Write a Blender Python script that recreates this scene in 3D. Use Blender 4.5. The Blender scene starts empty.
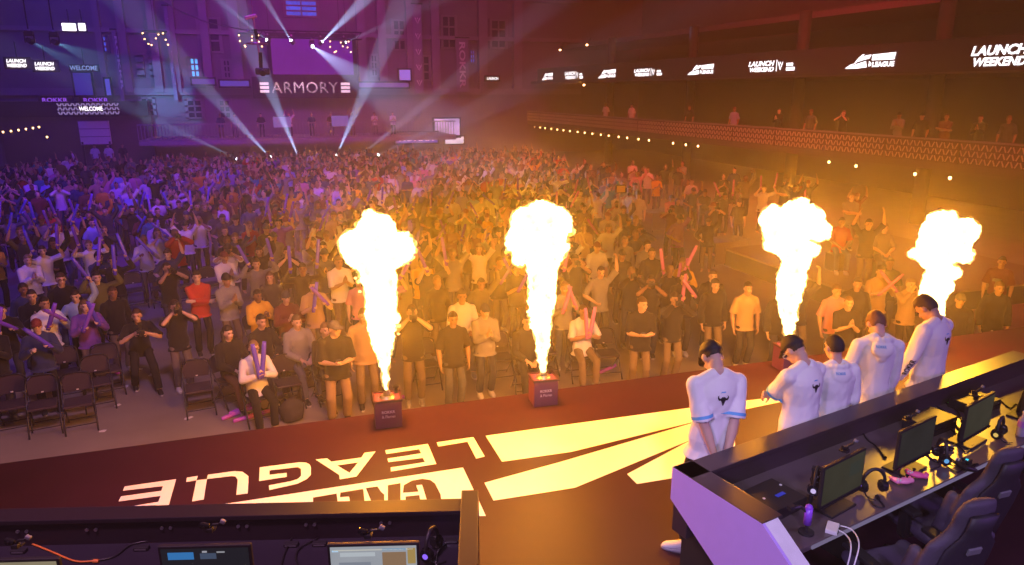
import bpy, bmesh, math, random
import numpy as np
from mathutils import Vector, Matrix, Euler, noise
from mathutils.bvhtree import BVHTree
random.seed(7)
V = Vector
PI = math.pi
COL = bpy.context.scene.collection
SC = bpy.context.scene

# ------------------------------------------------------------------ camera
F = 710.0; PITCH = math.radians(15.1); YAW = math.radians(17.9); CAMH = 5.3
fw = V((math.sin(YAW)*math.cos(PITCH), math.cos(YAW)*math.cos(PITCH), -math.sin(PITCH)))
rt = V((math.cos(YAW), -math.sin(YAW), 0)); up = rt.cross(fw)
CAM = V((0, 0, CAMH))
cd = bpy.data.cameras.new('camera'); cam = bpy.data.objects.new('camera', cd); COL.objects.link(cam)
cd.sensor_width = 36; cd.lens = F*36/1024; cd.clip_end = 300; cd.clip_start = .05
cam.location = CAM
cam.matrix_world = Matrix.Translation(CAM) @ Matrix((rt, up, -fw)).transposed().to_4x4()
SC.camera = cam
def ray(px, py): return fw*F + rt*(px-512) + up*(282.5-py)
def W(px, py, z):
    d = ray(px, py); return CAM + d*((z-CAMH)/d.z)
def WY(px, py, Y):
    d = ray(px, py); return CAM + d*(Y/d.y)
def proj(P):
    v = V(P)-CAM; z = v.dot(fw); return 512+F*v.dot(rt)/z, 282.5-F*v.dot(up)/z, z
STAGE = 1.6

# ------------------------------------------------------------------ materials
MATS = {}
def _n(nt, t, **kw):
    n = nt.nodes.new(t)
    for k, v in kw.items(): setattr(n, k, v)
    return n
def mat(name, col=(.5,.5,.5), rough=.6, metal=0, var=.12, scale=12, bump=0, bscale=60, obj=False, coat=0, spec=.5, sheen=0):
    if name in MATS: return MATS[name]
    m = bpy.data.materials.new(name); m.use_nodes = True; nt = m.node_tree
    b = nt.nodes['Principled BSDF']; L = nt.links.new
    b.inputs['Roughness'].default_value = rough; b.inputs['Metallic'].default_value = metal
    b.inputs['Coat Weight'].default_value = coat; b.inputs['Specular IOR Level'].default_value = spec
    if sheen: b.inputs['Sheen Weight'].default_value = sheen
    tc = _n(nt, 'ShaderNodeTexCoord')
    nz = _n(nt, 'ShaderNodeTexNoise'); nz.inputs['Scale'].default_value = scale; nz.inputs['Detail'].default_value = 3
    L(tc.outputs['Object'], nz.inputs['Vector'])
    mr = _n(nt, 'ShaderNodeMapRange'); mr.inputs[3].default_value = 1-var; mr.inputs[4].default_value = 1+var
    L(nz.outputs['Fac'], mr.inputs[0])
    mx = _n(nt, 'ShaderNodeVectorMath', operation='SCALE')
    if obj:
        oi = _n(nt, 'ShaderNodeObjectInfo'); L(oi.outputs['Color'], mx.inputs[0])
    else:
        mx.inputs[0].default_value = col[:3]
    L(mr.outputs[0], mx.inputs['Scale']); L(mx.outputs[0], b.inputs['Base Color'])
    if bump:
        n2 = _n(nt, 'ShaderNodeTexNoise'); n2.inputs['Scale'].default_value = bscale; n2.inputs['Detail'].default_value = 4
        L(tc.outputs['Object'], n2.inputs['Vector'])
        bp = _n(nt, 'ShaderNodeBump'); bp.inputs['Strength'].default_value = bump; bp.inputs['Distance'].default_value = .02
        L(n2.outputs['Fac'], bp.inputs['Height']); L(bp.outputs[0], b.inputs['Normal'])
    MATS[name] = m; return m
def emis(name, col, s, sample=True, var=0, scale=20):
    if name in MATS: return MATS[name]
    m = bpy.data.materials.new(name); m.use_nodes = True; nt = m.node_tree
    nt.nodes.remove(nt.nodes['Principled BSDF'])
    e = _n(nt, 'ShaderNodeEmission'); e.inputs[0].default_value = (*col, 1); e.inputs[1].default_value = s
    if var:
        tc = _n(nt, 'ShaderNodeTexCoord'); nz = _n(nt, 'ShaderNodeTexNoise'); nz.inputs['Scale'].default_value = scale
        nt.links.new(tc.outputs['Object'], nz.inputs['Vector'])
        mr = _n(nt, 'ShaderNodeMapRange'); mr.inputs[3].default_value = s*(1-var); mr.inputs[4].default_value = s*(1+var)
        nt.links.new(nz.outputs['Fac'], mr.inputs[0]); nt.links.new(mr.outputs[0], e.inputs[1])
    nt.links.new(e.outputs[0], nt.nodes['Material Output'].inputs[0])
    if not sample: m.cycles.emission_sampling = 'NONE'
    MATS[name] = m; return m

# ------------------------------------------------------------------ object helpers
def link(name, data, parent=None, mats=(), loc=None, rz=None):
    o = bpy.data.objects.new(name, data); COL.objects.link(o)
    if parent is not None: o.parent = parent
    if loc is not None: o.location = loc
    if rz is not None: o.rotation_euler = (0, 0, rz)
    return o
def tag(o, label=None, cat=None, group=None, kind=None):
    if label: o['label'] = label
    if cat: o['category'] = cat
    if group: o['group'] = group
    if kind: o['kind'] = kind
    return o
def empty(name, loc=(0,0,0), rz=0, label=None, cat=None, group=None):
    o = bpy.data.objects.new(name, None); COL.objects.link(o); o.location = loc; o.rotation_euler = (0,0,rz)
    o.empty_display_size = .1
    return tag(o, label, cat, group)
def dup(root, **kw):
    c = root.copy(); COL.objects.link(c)
    for ch in list(root.children):
        d = ch.copy(); COL.objects.link(d); d.parent = c
        for g in list(ch.children):
            e = g.copy(); COL.objects.link(e); e.parent = d
    for k, v in kw.items(): setattr(c, k, v)
    return c
def bm_obj(name, bm, m, parent=None, smooth=False, loc=None, rz=None):
    me = bpy.data.meshes.new(name); bm.to_mesh(me); bm.free()
    for x in (m if isinstance(m, (list, tuple)) else [m]): me.materials.append(x)
    if smooth: me.polygons.foreach_set('use_smooth', [True]*len(me.polygons))
    return link(name, me, parent, loc=loc, rz=rz)
def bx(bm, c, s, rot=None, bev=0, mi=0):
    M = Matrix.Translation(c) @ (rot.to_4x4() if rot is not None else Matrix.Identity(4)) @ Matrix.Diagonal((*s, 1))
    r = bmesh.ops.create_cube(bm, size=1, matrix=M)
    fs = set(f for v in r['verts'] for f in v.link_faces)
    if bev:
        es = list(set(e for v in r['verts'] for e in v.link_edges))
        q = bmesh.ops.bevel(bm, geom=es, offset=bev, segments=2, affect='EDGES', profile=.6)
        fs = set(q['faces']) | set(f for f in fs if f.is_valid)
    for f in fs: f.material_index = mi
    return r
def cyl(bm, a, b, r0, r1=None, n=12, caps=True, mi=0):
    a, b = V(a), V(b); d = b-a; L = d.length
    if L < 1e-6: return
    q = V((0,0,1)).rotation_difference(d/L).to_matrix().to_4x4()
    r = bmesh.ops.create_cone(bm, cap_ends=caps, segments=n, radius1=r0, radius2=r0 if r1 is None else r1, depth=L, matrix=Matrix.Translation((a+b)/2) @ q)
    for f in set(f for v in r['verts'] for f in v.link_faces): f.material_index = mi
def ball(bm, c, r, rot=None, sub=2, mi=0):
    if not isinstance(r, (tuple, list, Vector)): r = (r,)*3
    M = Matrix.Translation(c) @ (rot.to_4x4() if rot is not None else Matrix.Identity(4)) @ Matrix.Diagonal((*r, 1))
    q = bmesh.ops.create_icosphere(bm, subdivisions=sub, radius=1, matrix=M)
    for f in set(f for v in q['verts'] for f in v.link_faces): f.material_index = mi
def tube(bm, pts, r, n=8, mi=0):
    for i in range(len(pts)-1):
        cyl(bm, pts[i], pts[i+1], r, r, n, mi=mi)
        if i: ball(bm, pts[i], r*1.0, sub=1, mi=mi)
def smooth_tube(bm, pts, r, n=6, k=6):
    """a cable through control points (Catmull-Rom)"""
    P = [V(p) for p in pts]; P = [P[0]*2-P[1]] + P + [P[-1]*2-P[-2]]; out = []
    for i in range(1, len(P)-2):
        for j in range(k):
            t = j/k; a, b, c, d = P[i-1], P[i], P[i+1], P[i+2]
            out.append(.5*((2*b)+(c-a)*t+(2*a-5*b+4*c-d)*t*t+(3*b-a-3*c+d)*t**3))
    out.append(P[-2]); rings = []
    for i, p in enumerate(out):
        d = (out[min(i+1, len(out)-1)]-out[max(i-1, 0)]).normalized()
        x = d.orthogonal().normalized(); y = d.cross(x)
        if rings:
            x = (px_ - d*px_.dot(d)).normalized(); y = d.cross(x)
        px_ = x
        rings.append([bm.verts.new(p+(x*math.cos(2*PI*q/n)+y*math.sin(2*PI*q/n))*r) for q in range(n)])
    for a, b in zip(rings, rings[1:]):
        for q in range(n): bm.faces.new((a[q], a[(q+1) % n], b[(q+1) % n], b[q]))
    bm.faces.new(rings[0][::-1]); bm.faces.new(rings[-1])
def prism(bm, pts, z0, z1, mi=0):
    """closed outline (x,y) extruded in z"""
    a = [bm.verts.new((p[0], p[1], z0)) for p in pts]; b = [bm.verts.new((p[0], p[1], z1)) for p in pts]
    n = len(pts); fs = [bm.faces.new(b), bm.faces.new(a[::-1])]
    for i in range(n): fs.append(bm.faces.new((a[i], a[(i+1) % n], b[(i+1) % n], b[i])))
    bmesh.ops.recalc_face_normals(bm, faces=fs)
    for f in fs: f.material_index = mi
def loft(bm, rings, n=20, caps=True):
    """rings: list of (center, xaxis*hw, yaxis*hd)"""
    R = []
    for c, ax, ay in rings:
        R.append([bm.verts.new(V(c)+V(ax)*math.cos(2*PI*i/n)+V(ay)*math.sin(2*PI*i/n)) for i in range(n)])
    for a, b in zip(R, R[1:]):
        for i in range(n): bm.faces.new((a[i], a[(i+1) % n], b[(i+1) % n], b[i]))
    if caps: bm.faces.new(R[0][::-1]); bm.faces.new(R[-1])
def capsule(bm, a, b, r0, r1, n=12):
    a, b = V(a), V(b)
    cyl(bm, a, b, r0, r1, n); ball(bm, a, r0, sub=2); ball(bm, b, r1, sub=2)
def blob(bm, voxel=.012, smooth=3, ratio=1.0, disp=None):
    """union of everything in bm into one continuous skin; returns a mesh"""
    bmesh.ops.recalc_face_normals(bm, faces=bm.faces)
    me = bpy.data.meshes.new('tmp'); bm.to_mesh(me); bm.free()
    o = bpy.data.objects.new('tmp', me); COL.objects.link(o)
    m = o.modifiers.new('r', 'REMESH'); m.mode = 'VOXEL'; m.voxel_size = voxel
    if smooth:
        m = o.modifiers.new('s', 'SMOOTH'); m.factor = .5; m.iterations = smooth
    if ratio < 1:
        m = o.modifiers.new('d', 'DECIMATE'); m.ratio = ratio
    dg = bpy.context.evaluated_depsgraph_get(); dg.update()
    out = bpy.data.meshes.new_from_object(o.evaluated_get(dg))
    bpy.data.objects.remove(o); bpy.data.meshes.remove(me)
    if disp:
        co = np.empty(len(out.vertices)*3, 'f'); out.vertices.foreach_get('co', co)
        no = np.empty(len(out.vertices)*3, 'f'); out.vertices.foreach_get('normal', no)
        co = co.reshape(-1,3); no = no.reshape(-1,3)
        co += no*np.array([disp(V(c)) for c in co])[:, None]
        out.vertices.foreach_set('co', co.ravel())
    out.polygons.foreach_set('use_smooth', [True]*len(out.polygons))
    out.materials.clear()
    return out
def append_bm(me, bm, mi):
    """add loose islands in bm to mesh me with material slot mi"""
    b = bmesh.new(); b.from_mesh(me)
    t = bpy.data.meshes.new('t'); bm.to_mesh(t); bm.free()
    n0 = len(b.faces); b.from_mesh(t); b.faces.ensure_lookup_table()
    for f in b.faces[n0:]: f.material_index = mi; f.smooth = True
    b.to_mesh(me); b.free(); bpy.data.meshes.remove(t)
FONT_CACHE = {}
def text_mesh(txt, size=1, bold=0, ext=0, spacing=1, shear=0):
    k = (txt, size, bold, ext, spacing, shear)
    if k in FONT_CACHE: return FONT_CACHE[k]
    c = bpy.data.curves.new('t', 'FONT'); c.body = txt; c.size = size; c.offset = bold; c.extrude = ext; c.space_character = spacing; c.shear = shear
    c.align_x = 'CENTER'; c.align_y = 'CENTER'; c.resolution_u = 3
    o = bpy.data.objects.new('t', c); COL.objects.link(o)
    dg = bpy.context.evaluated_depsgraph_get(); dg.update()
    me = bpy.data.meshes.new_from_object(o.evaluated_get(dg)); bpy.data.objects.remove(o)
    me.materials.clear(); FONT_CACHE[k] = me; return me
def text_obj(name, txt, m, parent, M, width=None, height=None, **kw):
    """flat lettering; M maps text x,y plane to parent space; scaled to width/height"""
    me = text_mesh(txt, **kw).copy()
    xs = [v.co.x for v in me.vertices]; ys = [v.co.y for v in me.vertices]
    w, h = max(xs)-min(xs), max(ys)-min(ys); cx, cy = (max(xs)+min(xs))/2, (max(ys)+min(ys))/2
    sx = width/w if width else height/h; sy = height/h if height else sx
    me.transform(M @ Matrix.Diagonal((sx, sy, 1, 1)) @ Matrix.Translation((-cx, -cy, 0)))
    me.materials.append(m)
    return link(name, me, parent)
FLAME_COL = (1, .31, .004); FLAME_W = 560
HAZE_LOW, HAZE_HIGH, HAZE_BACK, SMOKE = .0014, .0035, .008, .020
# ------------------------------------------------------------------ people
def ik(a, b, l1, l2, hint):
    d = b-a; L = min(d.length, (l1+l2)*.998); dn = d.normalized(); b = a+dn*L
    x = (l1*l1-l2*l2+L*L)/(2*L); h = math.sqrt(max(0, l1*l1-x*x))
    n = hint-dn*hint.dot(dn); n.normalize()
    return a+dn*x+n*h, b
def joints(P):
    """P: pose dictionary. Figure faces -Y, its left hand is +X."""
    J = {}; sit = P.get('sit'); crouch = P.get('crouch', 0)
    hz = .645 if sit else .94-crouch
    hip = V((P.get('hipx', 0), P.get('hipy', 0), hz)); J['hip'] = hip
    R = Matrix.Rotation(math.radians(P.get('twist', 0)), 3, 'Z') @ Matrix.Rotation(math.radians(P.get('lean', 0)), 3, 'X')
    J['R'] = R
    J['neck'] = hip+R@V((0, 0, .535)); J['sh'] = {s: hip+R@V((s*.178, .0, .458)) for s in (1, -1)}
    hp, hy, hr = [math.radians(a) for a in P.get('head', (0, 0, 0))]
    HR = Matrix.Rotation(hy, 3, 'Z') @ Matrix.Rotation(hp, 3, 'X') @ Matrix.Rotation(hr, 3, 'Y')
    J['HR'] = HR; J['head'] = J['neck']+R@V((0, -.014, .052))+HR@V((0, -.018, .105))
    J['arm'] = {}
    for s in (1, -1):
        h = V(P['hands'][0 if s == 1 else 1])
        if P.get('rel', 0): h = hip+R@(h-V((0, 0, .94)))
        hint = V(P.get('elbow', {}).get(s, (s*.6, .6, -.7)))
        e, w = ik(J['sh'][s], h, .30, .265, hint); J['arm'][s] = (J['sh'][s], e, w)
    J['leg'] = {}
    for s in (1, -1):
        h = hip+Matrix.Rotation(math.radians(P.get('twist', 0)*.5), 3, 'Z')@V((s*.092, 0, -.03))
        if sit:
            f = V(P.get('feet', ((.12, -.46), (-.12, -.46)))[0 if s == 1 else 1]+(.09,)); hint = V((s*.15, -1, .6))
        else:
            f = V(P.get('feet', ((.11, .02), (-.11, .0)))[0 if s == 1 else 1]+(.09,)); hint = V((s*.12, -1, 0))
        k, a = ik(h, f, .445, .42, hint); J['leg'][s] = (h, k, a)
    return J
TORSO = [(-.13, .10, .085), (-.09, .155, .112), (0, .172, .120), (.10, .150, .108), (.20, .146, .105), (.31, .166, .116), (.40, .172, .116), (.44, .162, .106), (.475, .140, .092), (.51, .100, .076), (.54, .068, .064), (.575, .057, .06)]
def torso_rings(J, grow=0, lo=-1, hi=9, w=1, belly=0):
    out = []
    for t, a, b in TORSO:
        if t < lo or t > hi: continue
        bl = belly*math.exp(-((t-.1)/.13)**2)
        out.append((J['hip']+J['R']@V((0, -bl*.5, t)), J['R']@V((a*w+grow+bl*.4, 0, 0)), J['R']@V((0, b*w+grow+bl*.6, 0))))
    return out
def hand_bm(bm, w, d, nrm, s, curl=35, fr=.0085, k=1.0, spread=.5):
    """w wrist, d along the hand, nrm out of the palm, s side (+1 left hand)"""
    d = d.normalized(); nrm = (nrm-d*nrm.dot(d)).normalized(); side = d.cross(nrm)*s
    B = Matrix((side, nrm, d)).transposed()
    ball(bm, w+d*.05*k, (.040*k, .017*k, .055*k), B, 2)
    for i, ln in enumerate((.85, 1.0, .95, .75)):
        o = (i-1.5)*.021*k
        b0 = w+d*.088*k-side*o; dirv = (d-side*(i-1.5)*.10*spread).normalized()
        c1 = math.radians(curl*.6); p1 = b0+(dirv*math.cos(c1)+nrm*math.sin(c1))*.042*ln*k
        c2 = math.radians(curl*1.5); p2 = p1+(dirv*math.cos(c2)+nrm*math.sin(c2))*.027*ln*k
        c3 = math.radians(curl*2.2); p3 = p2+(dirv*math.cos(c3)+nrm*math.sin(c3))*.02*ln*k
        capsule(bm, b0, p1, fr*1.1*k, fr*k, 8); capsule(bm, p1, p2, fr*k, fr*.95*k, 8); capsule(bm, p2, p3, fr*.95*k, fr*.85*k, 8)
    t0 = w+d*.025*k+side*.026*k; t1 = t0+(d*.6+side*.7+nrm*.35).normalized()*.042*k; t2 = t1+(d*.85+side*.15+nrm*.5).normalized()*.034*k
    capsule(bm, t0, t1, fr*1.5*k, fr*1.15*k, 8); capsule(bm, t1, t2, fr*1.1*k, fr*.95*k, 8)
def head_pt(J, p): return J['head']+J['HR']@V(p)
def body_mesh(J, P, voxel=.0105, ratio=.2, mats=None, hero=False):
    bm = bmesh.new(); w = P.get('w', 1)
    loft(bm, torso_rings(J, -.012, w=w))
    h, HR = J['head'], J['HR']
    capsule(bm, J['neck']+J['R']@V((0, .008, -.04)), head_pt(J, (0, .022, -.07)), .060, .055, 14)
    for s in (1, -1): capsule(bm, J['hip']+J['R']@V((s*.14, .008, .478)), J['hip']+J['R']@V((s*.02, .018, .555)), .030, .036, 10)
    ball(bm, head_pt(J, (0, .012, .018)), (.075, .096, .105), HR, 3)
    ball(bm, head_pt(J, (0, -.022, -.045)), (.060, .074, .076), HR, 3)
    ball(bm, head_pt(J, (0, -.058, -.098)), (.030, .028, .022), HR, 2)
    ball(bm, head_pt(J, (0, -.080, .028)), (.050, .018, .014), HR, 2)
    for s in (1, -1):
        ball(bm, head_pt(J, (s*.034, -.076, -.028)), (.022, .018, .018), HR, 2)
        ball(bm, head_pt(J, (s*.078, .012, -.012)), (.011, .021, .032), HR @ Matrix.Rotation(s*.35, 3, 'Z'), 2)
        ball(bm, head_pt(J, (s*.011, -.098, -.032)), (.010, .010, .008), HR, 1)
    capsule(bm, head_pt(J, (0, -.084, .012)), head_pt(J, (0, -.106, -.028)), .009, .012, 8)
    ball(bm, head_pt(J, (0, -.090, -.062)), (.026, .012, .008), HR, 2)
    for s in (1, -1):
        a, e, wr = J['arm'][s]
        capsule(bm, a, e, .052*w, .040*w); capsule(bm, e, e+(wr-e)*.35, .040, .043*w); capsule(bm, e+(wr-e)*.35, wr, .043*w, .027)
        hd = P.get('handdir', {}).get(s, None); hd = V(hd) if hd else (wr-e)
        nr = V(P.get('palm', {}).get(s, (-s, -.3, 0)))
        hand_bm(bm, wr, hd, nr, s, P.get('curl', 30), spread=P.get('spread', .5))
        h0, k, an = J['leg'][s]
        capsule(bm, h0, k, .076*w, .056*w); capsule(bm, k, k+(an-k)*.3, .053, .054); capsule(bm, k+(an-k)*.3, an, .054, .038)
        fd = V((an.x*.3, -1, 0)).normalized() if not P.get('footdir') else V(P['footdir'][s]).normalized()
        capsule(bm, an+V((0, 0, -.045))-fd*.02, an+fd*.14+V((0, 0, -.06)), .038, .03)
    me = blob(bm, voxel, 2, ratio)
    me.materials.append(mats[0])
    b = bmesh.new()
    for s in (1, -1):
        ball(b, head_pt(J, (s*.031, -.0835, .002)), (.0145, .008, .0075), HR, 1)
        bx(b, head_pt(J, (s*.032, -.092, .024)), (.034, .008, .006), HR)
    append_bm(me, b, 1); me.materials.append(mats[1])
    b = bmesh.new(); ball(b, head_pt(J, (0, -.0975, -.0635)), (.021, .008, .0065), HR, 1)
    append_bm(me, b, 2); me.materials.append(mats[2])
    return me
def top_mesh(J, P, sleeve=.5, hood=False, voxel=.014, ratio=.25, m=None, hem=-.10, grow=.012, wrinkle=0):
    """sleeve: 0..1 upper arm, 1..2 forearm"""
    bm = bmesh.new(); w = P.get('w', 1)
    rings = torso_rings(J, grow, hem-.04, .52, w, P.get('belly', 0))
    c, ax, ay = rings[0]; rings[0] = (J['hip']+J['R']@V((0, 0, hem)), J['R']@V((.205*w+grow, 0, 0)), J['R']@V((0, .150*w+grow+P.get('belly', 0)*.4, 0)))
    rings.append((J['hip']+J['R']@V((0, .006, .535)), J['R']@V((.078, 0, 0)), J['R']@V((0, .076, 0))))
    loft(bm, rings, 28)
    for s in (1, -1): capsule(bm, J['hip']+J['R']@V((s*.15, .006, .470)), J['hip']+J['R']@V((s*.045, .016, .535)), .034+grow, .032+grow, 10)
    for s in (1, -1):
        a, e, wr = J['arm'][s]; g = grow*.9
        if sleeve <= 1: capsule(bm, a, a+(e-a)*.5*sleeve, (.052*w)+g, .052*w+g, 14); cyl(bm, a+(e-a)*.5*sleeve, a+(e-a)*sleeve, .052*w+g, .056*w+g*1.5, 16)
        else:
            capsule(bm, a, e, .056*w+g, .048*w+g, 14); t = e+(wr-e)*(sleeve-1)
            capsule(bm, e, e+(t-e)*.8, .048*w+g, .040*w+g, 14); cyl(bm, e+(t-e)*.75, t, .040*w+g, .034+g, 14)
    if hood:
        R = J['R']; n = J['neck']
        for q in range(9):
            a0 = PI*(q/8)*1.25-PI*.125
            ball(bm, n+R@V((math.cos(a0)*.088, .012+math.sin(a0)*.085, -.012+.02*math.sin(a0))), (.034, .034, .034), None, 2)
        ball(bm, n+R@V((0, .105, -.075)), (.105, .045, .09), R @ Matrix.Rotation(.25, 3, 'X'), 3)
        ball(bm, n+R@V((0, .112, -.15)), (.05, .03, .06), R, 2)
        ball(bm, J['hip']+R@V((0, -.125-P.get('belly', 0), .03)), (.11, .022, .075), R, 2)
    dsp = None
    if wrinkle:
        def dsp(c):
            q = noise.noise(V((c.x*9, c.y*9, c.z*5)))*.6+noise.noise(V((c.x*21+c.z*9, c.y*21, c.z*8)))*.4
            f = max(.25, min(1, (J['neck'].z-c.z)/.25))
            return q*wrinkle*f
    me = blob(bm, voxel, 4, ratio, dsp); me.materials.append(m); return me
def trouser_mesh(J, P, m=None, voxel=.015, ratio=.2, grow=.014, short=0, wrinkle=.006):
    bm = bmesh.new(); w = P.get('w', 1)
    loft(bm, torso_rings(J, -.004, -.14, .09, w))
    for s in (1, -1):
        h, k, a = J['leg'][s]
        capsule(bm, h, k, .075*w+grow*.5, .062*w+grow*.6, 14)
        e = k+(a-k)*(.35 if short else .98)
        capsule(bm, k, k+(e-k)*.85, .060*w+grow*.7, .052+grow, 14); cyl(bm, k+(e-k)*.8, e, .052+grow, .050+grow, 14)
    d = (lambda c: noise.noise(V((c.x*10, c.y*10, c.z*14)))*wrinkle) if wrinkle else None
    me = blob(bm, voxel, 3, ratio, d); me.materials.append(m); return me
def shoe_mesh(J, s, P, mats, n=2):
    an = J['leg'][s][2]; fd = V((an.x*.3, -1, 0)).normalized() if not P.get('footdir') else V(P['footdir'][s]).normalized()
    sd = V((0, 0, 1)).cross(fd); base = an+V((0, 0, -.09)); bm = bmesh.new()
    rings = []
    for t, wd, hh in ((-.085, .020, .035), (-.075, .036, .085), (-.02, .040, .10), (.05, .043, .075), (.11, .047, .055), (.165, .040, .045), (.195, .018, .03)):
        rings.append((base+fd*t+V((0, 0, hh*.5+.012)), sd*wd, V((0, 0, hh*.5))))
    loft(bm, rings, 14)
    me = bpy.data.meshes.new('shoe'); 
    b2 = len(bm.faces)
    pts = []
    for i in range(16):
        a = 2*PI*i/16; pts.append((math.cos(a), math.sin(a)))
    lo = [bm.verts.new(base+fd*(.055+.15*c)+sd*(.050*q)+V((0, 0, -.0))) for c, q in pts]; hi = [bm.verts.new(base+fd*(.055+.15*c)+sd*(.048*q)+V((0, 0, .03))) for c, q in pts]
    fs = [bm.faces.new(hi), bm.faces.new(lo[::-1])]+[bm.faces.new((lo[i], lo[(i+1) % 16], hi[(i+1) % 16], hi[i])) for i in range(16)]
    for f in fs: f.material_index = 1
    bmesh.ops.recalc_face_normals(bm, faces=bm.faces)
    bm.to_mesh(me); bm.free(); me.polygons.foreach_set('use_smooth', [True]*len(me.polygons))
    for m in mats: me.materials.append(m)
    return me
# hair / headwear, in head space (centre of the skull, face to -Y)
def hair_mesh(kind, m):
    bm = bmesh.new()
    if kind in ('short', 'crop', 'long', 'curly', 'flat'):
        r = {'short': (.084, .106, .118), 'crop': (.079, .101, .110), 'long': (.089, .110, .121), 'curly': (.094, .112, .128), 'flat': (.084, .104, .132)}[kind]
        q = bmesh.ops.create_icosphere(bm, subdivisions=4, radius=1)
        for v in bm.verts:
            c = v.co; x, y, z = c.x*r[0], c.y*r[1]+.014, c.z*r[2]+.018
            if kind == 'flat': z = min(z, .122)+max(0, z-.122)*.25
            amp = {'curly': .016, 'short': .006, 'crop': .002, 'flat': .005, 'long': .006}[kind]
            f = 1+noise.noise(V((c.x*6, c.y*6, c.z*6)))*amp/.1+noise.noise(c*14)*amp/.2
            line = .060+.0*abs(x)
            low = -.045 if kind == 'crop' else -.066 if kind in ('short', 'flat', 'curly') else -.10
            face = (y < -.02+max(0, (line-z))*.1 and z < line and True)
            side = z < low+max(0, (.02-y))*.9
            if kind != 'long' and z < .018 and -.04 < y < .036: side = True
            if face or side:
                v.co = V((x*.72, y*.72+.01, z*.72))
            else: v.co = V((x*f, (y-.014)*f+.014, (z-.018)*f+.018))
        if kind == 'long':
            for s in (1, -1, 0):
                capsule(bm, (s*.072, .03+(.04 if s == 0 else 0), .0), (s*.085, .03+(.045 if s == 0 else -.01), -.24), .036, .028, 10)
            capsule(bm, (.045, .075, 0), (.05, .075, -.25), .045, .03, 10); capsule(bm, (-.045, .075, 0), (-.05, .075, -.25), .045, .03, 10)
    elif kind in ('cap', 'beanie'):
        bmesh.ops.create_icosphere(bm, subdivisions=4, radius=1)
        lowz = .035 if kind == 'cap' else .02
        for v in bm.verts:
            c = v.co; x, y, z = c.x*.088, c.y*.110+.012, c.z*.118+.022
            if kind == 'beanie': z = z*1.07+.004; x *= 1.03; y *= 1.03
            if z < lowz-.25*(y if y > 0 else 0)*1.1: v.co = V((x*.8, y*.8+.003, max(z, -.04)*.8))
            else: v.co = V((x, y, z))
        if kind == 'cap':
            n = 14; t = []; u = []
            for i in range(n+1):
                a = PI+PI*i/n; X, Y = math.cos(a)*.078, math.sin(a)
                t.append((X, -.055+Y*.03, .050)); u.append((X*1.0, -.075+Y*.095, .034-.010*abs(math.cos(a))))
            for dz in (0, ):
                A = [bm.verts.new(V(p)) for p in t]; B = [bm.verts.new(V(p)) for p in u]
                A2 = [bm.verts.new(V(p)+V((0, 0, .006))) for p in t]; B2 = [bm.verts.new(V(p)+V((0, 0, .006))) for p in u]
                for i in range(n):
                    bm.faces.new((A[i], B[i], B[i+1], A[i+1])); bm.faces.new((A2[i], A2[i+1], B2[i+1], B2[i])); bm.faces.new((B[i], B2[i], B2[i+1], B[i+1]))
            ball(bm, (0, .012, .141), (.010, .010, .006), None, 1)
        else:
            bmesh.ops.create_cone(bm, cap_ends=False, segments=24, radius1=.091, radius2=.092, depth=.04, matrix=Matrix.Translation((0, .014, .035)) @ Matrix.Diagonal((1, 1.22, 1, 1)))
    bmesh.ops.recalc_face_normals(bm, faces=bm.faces)
    me = bpy.data.meshes.new('hair'); bm.to_mesh(me); bm.free()
    me.polygons.foreach_set('use_smooth', [True]*len(me.polygons)); me.materials.append(m); return me
def glasses_mesh(m):
    bm = bmesh.new()
    for s in (1, -1):
        for i in range(12):
            a, b = 2*PI*i/12, 2*PI*(i+1)/12
            cyl(bm, (s*.033+.025*math.cos(a), -.098, .002+.018*math.sin(a)), (s*.033+.025*math.cos(b), -.098, .002+.018*math.sin(b)), .0026, n=6)
        cyl(bm, (s*.058, -.096, .006), (s*.082, .0, .002), .0026, n=6)
    cyl(bm, (-.009, -.098, .006), (.009, -.098, .006), .0026, n=6)
    me = bpy.data.meshes.new('glasses'); bm.to_mesh(me); bm.free(); me.materials.append(m); return me
# ------------------------------------------------------------------ setting
M_conc = mat('arena_concrete', (.27,.235,.215), .55, var=.25, scale=1.2, bump=.15, bscale=30)
M_stage = mat('stage_vinyl', (.036,.008,.019), .48, var=.22, scale=2.5, spec=.3)
M_skirt = mat('stage_skirt', (.012,.011,.014), .7)
M_white = mat('print_white', (.92,.90,.92), .38, var=.02)
M_wall = mat('hall_plaster', (.22,.17,.25), .8, var=.25, scale=.6, bump=.1, bscale=8)
M_pil = mat('pilaster_paint', (.30,.24,.34), .75, var=.2, scale=.8)
M_dark = mat('dark_paint', (.035,.03,.035), .7)
M_side = mat('side_wall_paint', (.11,.085,.085), .8, var=.3, scale=.5)
M_blk = mat('black_metal', (.018,.017,.02), .42, .2)
M_alu = mat('aluminium', (.45,.45,.48), .35, .9)
M_led = emis('sign_white', (1,.93,.97), 2.2, sample=False)
M_pinkled = emis('sign_pink', (1,.62,.85), 1.25, sample=False)
def struct(o): o['kind'] = 'structure'; return o
def slab(name, lo, hi, m, parent=None):
    bm = bmesh.new(); lo, hi = V(lo), V(hi); bx(bm, (lo+hi)/2, hi-lo)
    o = bm_obj(name, bm, m, parent)
    return struct(o) if parent is None else o
slab('floor', (-22, -8, -.3), (32, 64, 0), M_conc)
slab('ceiling', (-22, -8, 19), (32, 64, 19.3), M_dark)
slab('wall_back', (-22, 61, 0), (32, 61.6, 19), M_wall)
slab('wall_left', (-22.4, -8, 0), (-22, 64, 19), M_side)
slab('wall_right', (32, -8, 0), (32.4, 64, 19), M_side)
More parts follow.
